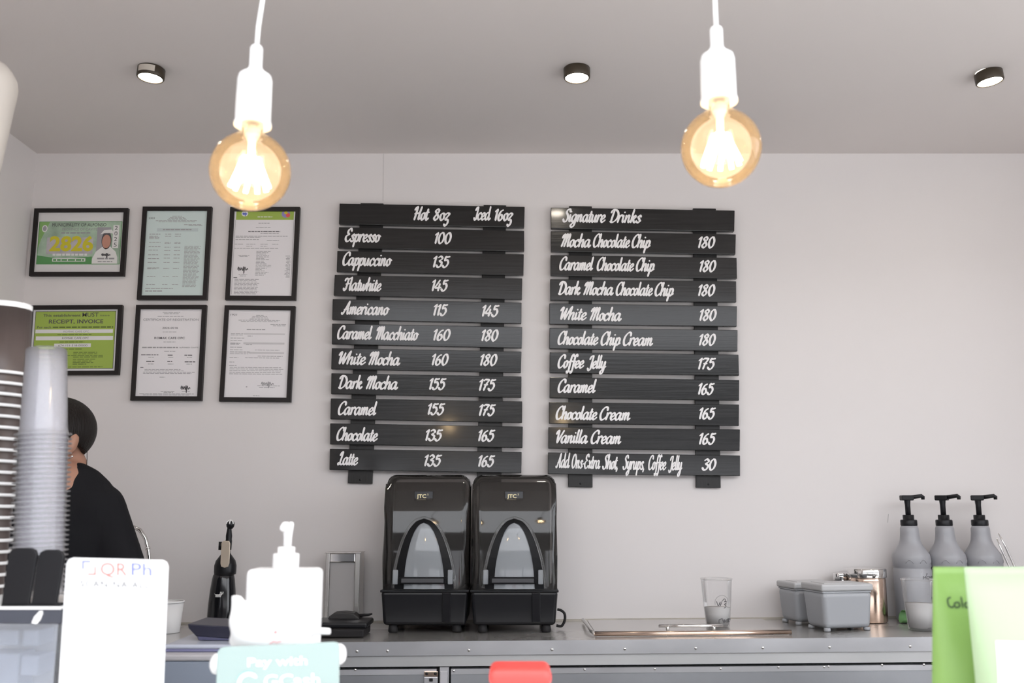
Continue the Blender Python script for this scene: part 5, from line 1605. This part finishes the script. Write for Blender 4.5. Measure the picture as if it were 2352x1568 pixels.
# stray lock by the neck, and the ear studs
MB().tube([pp(200, 1035, 0.03), pp(200, 1055, 0.03), pp(198, 1078, 0.03), pp(196, 1096, 0.03)], 0.0009, 6, HAIR).build('loose_lock', HAIR, root)
eb = hc + Ld * 0.066 - Ud * 0.056 + Fd * 0.014
MB().ball(eb + Ld * 0.018, 0.0032, CHROME, 10).build('ear_stud', CHROME, root)
for s_ in (-1, 1):
    ec = hc + Fd * 0.0785 - Ud * 0.018 + Ld * (0.029 * s_)
    MB().ball(ec, (0.0085, 0.0055, 0.0035), mat('eye_dark', (0.03, 0.02, 0.02), 0.2), 12, R3).build('eye', None, root)
    MB().ball(ec + Ud * 0.013 + Fd * 0.002, (0.014, 0.005, 0.0026), HAIR, 12, R3).build('eyebrow', HAIR, root)
MB().ball(hc + Fd * 0.0925 - Ud * 0.078, (0.018, 0.005, 0.0045), mat('lips', (0.36, 0.13, 0.11), 0.5), 12, R3).build('lips', None, root)
# shirt
mb = MB()
mb.ball((cxp, yp + 0.01, 1.19), (0.168, 0.112, 0.20), None, 24)
mb.ball((cxp, yp + 0.01, 0.97), (0.158, 0.108, 0.17), None, 24)
mb.ball((cxp, yp + 0.01, 0.86), (0.168, 0.112, 0.10), None, 24)
nk = pp(150, 1118, 0.02)
for sh, s_ in ((shl, 1), (shr, -1)):
    mb.cone(sh, 0.060, Vector((cxp + 0.08 * s_, yp, 1.25)), 0.085)
    top = nb + Vector((0.045 * s_, 0, -0.028))
    mb.cone(top, 0.042, sh + Vector((-0.01 * s_, 0, 0.0)), 0.058)
    el = sh + Vector((0.110 * s_, -0.01, -0.25))
    wr = el + Vector((-0.05 * s_, -0.19, -0.06))
    mb.cone(sh, 0.060, el, 0.056)
    mb.cone(el, 0.054, wr - (wr - el) * 0.12, 0.040)
shirt = remeshed(mb, 0.009, 5)
shirt.build('shirt', SHIRT, root)
mb = MB()
mb.ball((cxp, yp + 0.01, 0.84), (0.164, 0.108, 0.10), None, 24)
for s_ in (-1, 1):
    kn = Vector((cxp + 0.085 * s_, yp - 0.02, 0.47))
    an = Vector((cxp + 0.085 * s_, yp + 0.02, 0.10))
    mb.cone(Vector((cxp + 0.08 * s_, yp, 0.82)), 0.092, kn, 0.068).cone(kn, 0.068, an, 0.058)
remeshed(mb, 0.010, 4).build('trousers', TROUS, root)
for s_ in (-1, 1):
    MB().box(cxp + 0.085 * s_ - 0.045, cxp + 0.085 * s_ + 0.045, yp - 0.15, yp + 0.10, 0.0, 0.085, SHOE, 0.03, 4).build('shoe', SHOE, root)

# ------------------------------------------------------------------ front counter and what stands on it
ZF = 0.965
root = thing('front_counter', 'white front serving counter just below the picture', 'counter', (0.1, -2.0, 0))
MB().box(XL + 0.01, XR - 0.01, -2.33, -1.62, ZF - 0.04, ZF, WHITEM, 0.004).build('counter_top', WHITEM, root)
MB().box(XL + 0.02, XR - 0.02, -2.28, -2.22, 0.0, ZF - 0.04, WHITEM).build('front_panel', WHITEM, root)

# acrylic organiser carrying the cups
yo = -1.80
zo = P(60, 1392, yo).z
xo1 = P(141, 1400, yo).x
xo0 = P(-190, 1400, yo).x
root = thing('acrylic_organiser', 'clear acrylic organiser with dark top band under the stacked cups', 'organiser', ((xo0 + xo1) / 2, yo + 0.1, ZF))
zb1 = P(60, 1432, yo).z
top = MB().box(xo0, xo1, yo, yo + 0.24, zb1, zo - 0.003, mat('slate_band', (0.06, 0.065, 0.085), 0.4), 0.001).build('top_band', None, root)
MB().box(xo0, xo1, yo - 0.002, yo + 0.242, zo - 0.0045, zo, WHITEPL, 0.001).build('top_edge', WHITEPL, top)
MB().box(xo0 + 0.002, xo1 - 0.003, yo, yo + 0.004, ZF + 0.0005, zb1, ACRYL, 0.001).build('front_pane', ACRYL, root)
MB().box(xo1 - 0.006, xo1 - 0.002, yo + 0.005, yo + 0.24, ZF + 0.0005, zb1, ACRYL, 0.001).build('side_pane', ACRYL, root)
MB().box(xo0 + 0.002, xo1 - 0.007, yo + 0.234, yo + 0.238, ZF + 0.0005, zb1, ACRYL, 0.001).build('back_pane', ACRYL, root)
for (p0, p1, p2, p3, lab, mm) in ((-40, 1446, 40, 1482, 'pale blue pack behind the acrylic front, upper left', PACK), (-40, 1500, 36, 1600, 'pale pack below the other at the left photo edge', PACK),
                                  (52, 1446, 86, 1484, 'small bluish pack in the organiser, above another', PACK), (48, 1505, 86, 1552, 'bluish pack at the bottom of the organiser', PACK)):
    ya = yo + 0.05
    a, b = P(p0, p1, ya), P(p2, p3, ya)
    lo = max(b.z, ZF + 0.004)
    MB().box(a.x, b.x, ya, ya + 0.05, lo, a.z, mm, 0.003).build('packed_insert', mm, root)
MB().box(xo0 + 0.005, xo1 - 0.010, yo + 0.10, yo + 0.104, ZF + 0.001, zb1 - 0.002, WHITEM).build('divider', WHITEM, root)
mb = MB()
t_ = [P(a_, b_, yo - 0.0025) for a_, b_ in ((72, 1431), (78, 1416), (90, 1403), (97, 1402), (98, 1409), (92, 1424), (84, 1433))]
mb.prism(t_, (0, 0.002, 0), WHITEM)
mb.build('paper_tag', WHITEM, root)

# black two-finger cup holder
yh = yo + 0.002
root = thing('cup_holder', 'black two-fingered holder in front of the clear cups', 'holder', (P(80, 1392, yh).x, yh, zo))
for x0_, x1_, y0_ in ((20, 75, 1258), (88, 138, 1262)):
    a, b = P(x0_, y0_, yh), P(x1_, 1392, yh)
    r = 0.010
    poly = [(a.x - 0.004, zo), (b.x - 0.006, zo), (b.x, a.z - r), (b.x - r * 0.3, a.z - r * 0.3), (b.x - r, a.z), (a.x + r, a.z), (a.x + r * 0.3, a.z - r * 0.3), (a.x, a.z - r)]
    MB().prism([(x_, yh, z_) for x_, z_ in poly], (0, 0.006, 0), BLACKP, 0.002).build('finger', BLACKP, root)
a, b = P(8, 1392, yh), P(140, 1392, yh)
MB().box(a.x, b.x, yh, yh + 0.016, zo, zo + 0.004, BLACKP, 0.001).build('foot_plate', BLACKP, root)

ORD = 'top second third fourth fifth sixth seventh eighth ninth tenth eleventh twelfth thirteenth fourteenth fifteenth sixteenth seventeenth eighteenth nineteenth twentieth'.split()


def ordinal(i):
    if i < 20:
        return ORD[i]
    tens = {2: 'twenty', 3: 'thirty', 4: 'forty'}[(i + 1) // 10]
    u = (i + 1) % 10
    if u == 0:
        return {'twenty': 'twentieth', 'thirty': 'thirtieth', 'forty': 'fortieth'}[tens]
    return tens + '-' + ['', 'first', 'second', 'third', 'fourth', 'fifth', 'sixth', 'seventh', 'eighth', 'ninth'][u]


# inverted clear cups in one tall nest
yc_ = yo + 0.066
kc = ax(yc_, 1.3) / FPX
bot = P(84, 1392, yc_)
bot.z = zo + 0.005
topp = P(107, 800, yc_)
axis = (topp - bot).normalized()
rot = Vector((0, 0, 1)).rotation_difference(axis)
Rr, Rb, H = 56 * kc, 43 * kc, 205 * kc
total = (topp - bot).length
step = 11.0 * kc
n = int((total - H) / step) + 1
prof = [(Rr, 0.0), (Rr + 0.0034, 0.0010), (Rr + 0.0030, 0.0024), (Rr - 0.0018, 0.0030), (Rr - 0.0035, 0.012), (Rb + 0.001, H - 0.004), (Rb - 0.001, H - 0.001), (Rb - 0.003, H), (Rb - 0.006, H - 0.001), (Rb - 0.007, H - 0.004), (0.001, H - 0.004)]
src = MB().lathe(prof, (0, 0, 0), 40, CUPC, caps=False).build('plastic_cup', CUPC)
src.rotation_mode = 'QUATERNION'
for i in range(n):
    o = src if i == 0 else src.copy()
    if i:
        C.objects.link(o)
    o.location = topp - axis * (H + step * i)
    o.rotation_quaternion = rot
    lab = 'clear plastic cup on top of the upside-down clear stack, mouth down' if i == 0 else 'clear plastic cup, %s from the top of the upside-down clear stack' % ordinal(i)
    tag(o, lab, 'cup', 'clear plastic cups in the stack')

# inverted dark paper cups beside them
yq = yo + 0.172
kq = ax(yq, 1.4) / FPX
bot = P(-64, 1392, yq)
topp = P(24, 700, yq)
axis = (topp - bot).normalized()
total = (topp - bot).length
Rb, Rr, H = 47 * kq, 62 * kq, 168 * kq
step = 25.0 * kq
n = int((total - H) / step) + 1
rot = Vector((0, 0, 1)).rotation_difference(axis)
src = thing('paper_cup', 'x', 'cup', (0, 0, 0), 'dark paper cups in the stack')
MB().lathe([(Rr - 0.002, 0.002), (Rr - 0.003, 0.006), (Rb, H - 0.006), (Rb, H - 0.012)], (0, 0, 0), 40, CUPB, caps=False).build('cup_wall', CUPB, src)
rp = [(Rr + 0.0002 + 0.0026 * math.cos(a * math.pi / 4), 0.0028 + 0.0026 * math.sin(a * math.pi / 4)) for a in range(9)]
MB().lathe(rp, (0, 0, 0), 40, WHITEPL, caps=False).build('rim', WHITEPL, src)
MB().lathe([(Rb, H - 0.008), (Rb + 0.0006, H - 0.006), (Rb + 0.0002, H + 0.001), (Rb - 0.003, H + 0.001), (Rb - 0.004, H - 0.008), (0.001, H - 0.009)], (0, 0, 0), 40, WHITEPL, caps=False).build('base_edge', WHITEPL, src)
src.rotation_mode = 'QUATERNION'
for i in range(n):
    o = src if i == 0 else copy_tree(src)
    o.location = topp - axis * (H + step * i)
    o.rotation_quaternion = rot
    o['label'] = 'dark paper cup on top of the leaning upside-down stack at the left edge' if i == 0 else 'dark paper cup with white rim, %s from the top of the leaning stack' % ordinal(i)

# payment code stand
yq = -1.93
q = [P(153, 1280, yq), P(386, 1286, yq), P(373, 1600, yq), P(132, 1600, yq)]
zb_ = ZF
low = [q[0].lerp(q[3], (q[0].z - zb_ - 0.001) / (q[0].z - q[3].z)), q[1].lerp(q[2], (q[1].z - zb_ - 0.001) / (q[1].z - q[2].z))]
root = thing('payment_stand', 'white upright payment card stand with blue and red lettering beside the cups', 'sign stand', ((low[0].x + low[1].x) / 2, yq, ZF))
tl, tr = q[0], q[1]
dn0, dn1 = (low[0] - tl).normalized(), (low[1] - tr).normalized()
rt = (tr - tl).normalized()
rr = 0.008
poly = [tl + dn0 * rr, tl + dn0 * rr * 0.3 + rt * rr * 0.3, tl + rt * rr, tr - rt * rr, tr - rt * rr * 0.3 + dn1 * rr * 0.3, tr + dn1 * rr, low[1], low[0]]
card = MB().prism(poly, (0, 0.004, 0), WHITEPL, 0.0008).build('card', WHITEPL, root)
MB().box(low[0].x, low[1].x, yq + 0.005, yq + 0.07, ZF, ZF + 0.004, WHITEPL, 0.001).build('foot', WHITEPL, root)
mb = MB()
RP, BP = mat('stand_red', (0.90, 0.22, 0.20), 0.5), mat('stand_blue', (0.20, 0.22, 0.55), 0.5)
fm = lambda x_, y_: P(x_ - 0.0, -y_ + (x_ - 270) * 0.026, yq - 0.0006)
text_on(mb, 'QR', fm, 231, 292, -1321, 30, RP, 0.004)
text_on(mb, 'Ph', fm, 302, 348, -1320, 30, BP, 0.004)
for x0_, y0_, x1_, y1_, m_ in ((188.5, 1289, 192.5, 1309, BP), (192.5, 1289, 208, 1293, BP), (216.5, 1302, 220.5, 1322, RP), (201, 1318, 216.5, 1322, RP)):
    mb.add([fm(x0_, -y1_), fm(x1_, -y1_), fm(x1_, -y0_), fm(x0_, -y0_)], [(0, 1, 2, 3)], m_)
text_on(mb, 'SCAN NA ALL!', fm, 184, 350, -1349, 15, mat('stand_grey', (0.16, 0.16, 0.17), 0.6), 0.004, 1.15)
mb.build('card_lettering', RP, card)

# pump bottle, figurine and mint payment sign
yv = -1.74
kv = ax(yv, 1.15) / FPX
pxc = 653
x = P(pxc, 1380, yv).x
z = lambda y: P(pxc, y, yv).z
root = thing('soap_bottle', 'white rectangular pump bottle standing behind the mint sign', 'pump bottle', (x, yv, ZF))
MB().box(x - 79 * kv, x + 80 * kv, yv - 0.03, yv + 0.03, ZF, z(1304), WHITEPL, 0.008, 4).build('bottle', WHITEPL, root)
MB().lathe([(30 * kv, z(1306)), (30 * kv, z(1272)), (28 * kv, z(1270)), (20 * kv, z(1270)), (20 * kv, z(1257)), (18 * kv, z(1255)), (9 * kv, z(1255))], (x, yv, 0), 32, WHITEPL).build('collar', WHITEPL, root)
MB().lathe([(9.5 * kv, z(1257)), (9.5 * kv, z(1235)), (12 * kv, z(1215)), (13 * kv, z(1202)), (10 * kv, z(1198)), (0.001, z(1198))], (x + 2 * kv, yv, 0), 24, WHITEPL).build('pump_head', WHITEPL, root)
MB().tube([(x + 2 * kv, yv, z(1208)), (x + 2 * kv, yv - 0.02, z(1206)), (x + 2 * kv, yv - 0.032, z(1212))], [0.007, 0.006, 0.005], 12, WHITEPL).build('spout', WHITEPL, root)

yg = -1.86
kg = ax(yg, 1.1) / FPX
root = thing('animal_figurine', 'white cat-like figurine holding the mint payment sign', 'figurine', (P(630, 1500, yg).x, yg + 0.02, ZF))
mb = MB()
g = lambda x_, y_, dy=0.0: P(x_, y_, yg + dy)
mb.ball(g(628, 1440, 0.03), (100 * kg, 0.045, 72 * kg), None, 28)
mb.cone(g(560, 1425, 0.03), 36 * kg, g(545, 1378, 0.03), 14 * kg)
mb.cone(g(548, 1385, 0.03), 12 * kg, g(533, 1368, 0.03), 6 * kg)
mb.cone(g(545, 1470, 0.03), 20 * kg, g(580, 1400, 0.03), 24 * kg)
mb.cone(g(690, 1425, 0.03), 34 * kg, g(712, 1388, 0.03), 12 * kg)
mb.ball(Vector((root.location.x, yg + 0.035, (ZF + g(630, 1500).z) / 2 + 0.016)), (85 * kg, 0.045, (g(630, 1500).z - ZF) / 2 + 0.012), None, 24)
for sg in (-1, 1):
    hx = 495 if sg < 0 else 783
    hy_ = 1524 if sg < 0 else 1502
    mb.cone(g(640 + sg * 70, 1520, 0.03), 26 * kg, g(hx - sg * 12, hy_ + 6, 0.008), 16 * kg)
    mb.ball(g(hx - sg * 6, hy_, 0.0), (20 * kg, 0.014, 26 * kg), None, 18)
mb.cone(g(715, 1448, 0.02), 10 * kg, g(756, 1450, 0.015), 9 * kg)
remeshed(mb, 0.004, 3).build('body', WHITEM, root)
MB().ball(g(633, 1451, -0.0165), (4 * kg, 0.003, 4 * kg), PINK, 12).build('nose', PINK, root)
mb = MB()
ribbon(mb, catmull([(620, -1478), (628, -1473), (636, -1475), (646, -1472)], 4), lambda a: 1.4, lambda x_, y_: P(x_, -y_, yg - 0.0145), PINK)
mb.build('mouth', PINK, root)

ysg = -1.885
poly = [P(a_, b_, ysg) for a_, b_ in ((499, 1497), (506, 1488), (516, 1485), (640, 1481), (765, 1474), (775, 1476), (779, 1484))]
br = P(780, 1600, ysg)
bl = P(496, 1600, ysg)
br.z = bl.z = ZF + 0.0005
root = thing('payment_sign', 'mint green payment sign with white lettering held by the figurine', 'sign', ((bl.x + br.x) / 2, ysg, ZF))
pl = MB().prism(poly + [br, bl], (0, 0.005, 0), MINT, 0.001).build('sign_panel', MINT, root)
mb = MB()
fm = lambda x_, y_: P(x_, -y_ - (x_ - 640) * 0.035, ysg - 0.0006)
text_on(mb, 'Pay with', fm, 568, 706, -1528, 21, WHITEM, 0.02)
ribbon(mb, [(571 + 22 * math.cos(math.radians(a_)), -1567 + 22 * math.sin(math.radians(a_))) for a_ in range(40, 330, 14)], lambda a: 4.5, fm, WHITEM)
text_on(mb, 'GCash', fm, 606, 735, -1577, 30, WHITEM, 0.02)
ribbon(mb, [(571 + 30 * math.cos(math.radians(a_)), -1567 + 30 * math.sin(math.radians(a_))) for a_ in range(70, 170, 10)], lambda a: 0.9, fm, mat('sign_teal', (0.30, 0.55, 0.53), 0.5))
mb.build('sign_lettering', WHITEM, pl)

# red container at the bottom edge
yr = -2.0
a, b = P(1123, 1535, yr), P(1267, 1535, yr)
root = thing('red_container', 'red plastic container at the bottom edge below the blenders', 'container', ((a.x + b.x) / 2, yr + 0.03, ZF))
MB().box(a.x + 0.003, b.x - 0.003, yr, yr + 0.06, ZF, a.z - 0.012, RED, 0.006, 3).build('container_body', RED, root)
MB().box(a.x, b.x, yr - 0.003, yr + 0.063, a.z - 0.022, a.z, RED, 0.009, 4).build('container_lid', RED, root)


# green coffee pouches
def pouch(label, quad, yb0, thick, m_, group='green coffee pouches'):
    """front quad in photograph pixels (TL TR BR BL), gusseted and flattened at the top"""
    q = [P(x_, y_, yb0) for x_, y_ in quad]
    for i in (2, 3):
        j = 1 if i == 2 else 0
        t = (q[j].z - ZF - 0.001) / (q[j].z - q[i].z)
        q[i] = q[j].lerp(q[i], t)
    root = thing('coffee_pouch', label, 'coffee bag', ((q[2].x + q[3].x) / 2, yb0 + thick / 2, ZF), group)
    nu, nv = 14, 22
    vs, fs = [], []
    for side in (0, 1):
        for j in range(nv + 1):
            v = j / nv
            for i in range(nu + 1):
                u = i / nu
                p = q[0].lerp(q[1], u).lerp(q[3].lerp(q[2], u), v)
                bulge = (math.sin(math.pi * u) ** 0.6) * min(1.0, max(0.0, (v - 0.10) / 0.5)) ** 0.8
                crease = 0.003 * math.sin(u * 9 + v * 4) * min(1, v * 3) * math.sin(math.pi * u)
                d_ = thick / 2 * bulge + 0.0006 + crease * 0.5
                vs.append(Vector((p.x, yb0 + thick / 2 + (-d_ if side == 0 else d_), p.z)))
    n1 = (nu + 1) * (nv + 1)
    for j in range(nv):
        for i in range(nu):
            a_ = j * (nu + 1) + i
            fs.append((a_, a_ + nu + 1, a_ + nu + 2, a_ + 1))
            fs.append((n1 + a_, n1 + a_ + 1, n1 + a_ + nu + 2, n1 + a_ + nu + 1))
    for j in range(nv):
        a_ = j * (nu + 1)
        fs.append((a_, n1 + a_, n1 + a_ + nu + 1, a_ + nu + 1))
        a_ += nu
        fs.append((a_, a_ + nu + 1, n1 + a_ + nu + 1, n1 + a_))
    for i in range(nu):
        fs.append((i, i + 1, n1 + i + 1, n1 + i))
        a_ = nv * (nu + 1) + i
        fs.append((a_, n1 + a_, n1 + a_ + 1, a_ + 1))
    body = MB().add(vs, fs, m_, True).build('pouch_body', m_, root)

    def surf(px_, py_):
        base = P(px_, py_, yb0)
        # nearest u, v on the sheet
        v = (q[0].z - base.z) / (q[0].z - q[3].z)
        xl_ = q[0].lerp(q[3], v).x
        xr_ = q[1].lerp(q[2], v).x
        u = max(0.001, min(0.999, (base.x - xl_) / (xr_ - xl_)))
        bulge = (math.sin(math.pi * u) ** 0.6) * min(1.0, max(0.0, (v - 0.10) / 0.5)) ** 0.8
        crease = 0.003 * math.sin(u * 9 + v * 4) * min(1, v * 3) * math.sin(math.pi * u)
        return Vector((base.x, yb0 + thick / 2 - (thick / 2 * bulge + 0.0006 + crease * 0.5) - 0.0008, base.z))
    return root, body, surf


root, body, surf = pouch('lime green coffee pouch marked in black handwriting, left of the two', [(2163, 1304), (2330, 1304), (2340, 1720), (2160, 1720)], -1.93, 0.05, BAGG)
mb = MB()
s6 = 232 / 1263
c6 = lambda *p: [(2120 + x_ * s6, -(1280 + y_ * s6)) for x_, y_ in p]
for pts in (((432, 515), (395, 540), (400, 610), (435, 640), (465, 620)), ((520, 575), (475, 590), (485, 640), (535, 625), (525, 575)), ((565, 510), (575, 640)), ((640, 575), (605, 595), (615, 638), (655, 630), (645, 575)), ((660, 580), (668, 630)), ((690, 580), (692, 632)), ((692, 600), (715, 580), (722, 630))):
    ribbon(mb, catmull(c6(*pts), 6), lambda a: 1.9, lambda x_, y_: surf(x_, -y_), mat('green_black_marker', (0.03, 0.06, 0.02), 0.6))
mb.build('handwriting', None, body)
root, body, surf = pouch('paler lime coffee pouch with white label, right of the two', [(2248, 1306), (2450, 1306), (2470, 1720), (2292, 1720)], -2.02, 0.075, BAGL)
mb = MB()
vs, fs = [], []
n = 6
for j in range(n + 1):
    for i in range(n + 1):
        vs.append(surf(2306 + 90 * i / n, 1476 + 140 * j / n))
for j in range(n):
    for i in range(n):
        a_ = j * (n + 1) + i
        fs.append((a_, a_ + n + 1, a_ + n + 2, a_ + 1))
lb = mb.add(vs, fs, WHITEM, True).build('label', WHITEM, body)
mb = MB()
for pts in (((1215, 1410), (1225, 1370), (1263, 1365), (1275, 1400), (1240, 1440)), ((1195, 1450), (1225, 1430), (1240, 1480), (1245, 1560))):
    ribbon(mb, catmull(c6(*pts), 6), lambda a: 1.4, lambda x_, y_: surf(x_, -y_) + Vector((0, -0.0006, 0)), mat('mauve_marker', (0.45, 0.30, 0.42), 0.6))
mb.build('label_writing', None, lb)
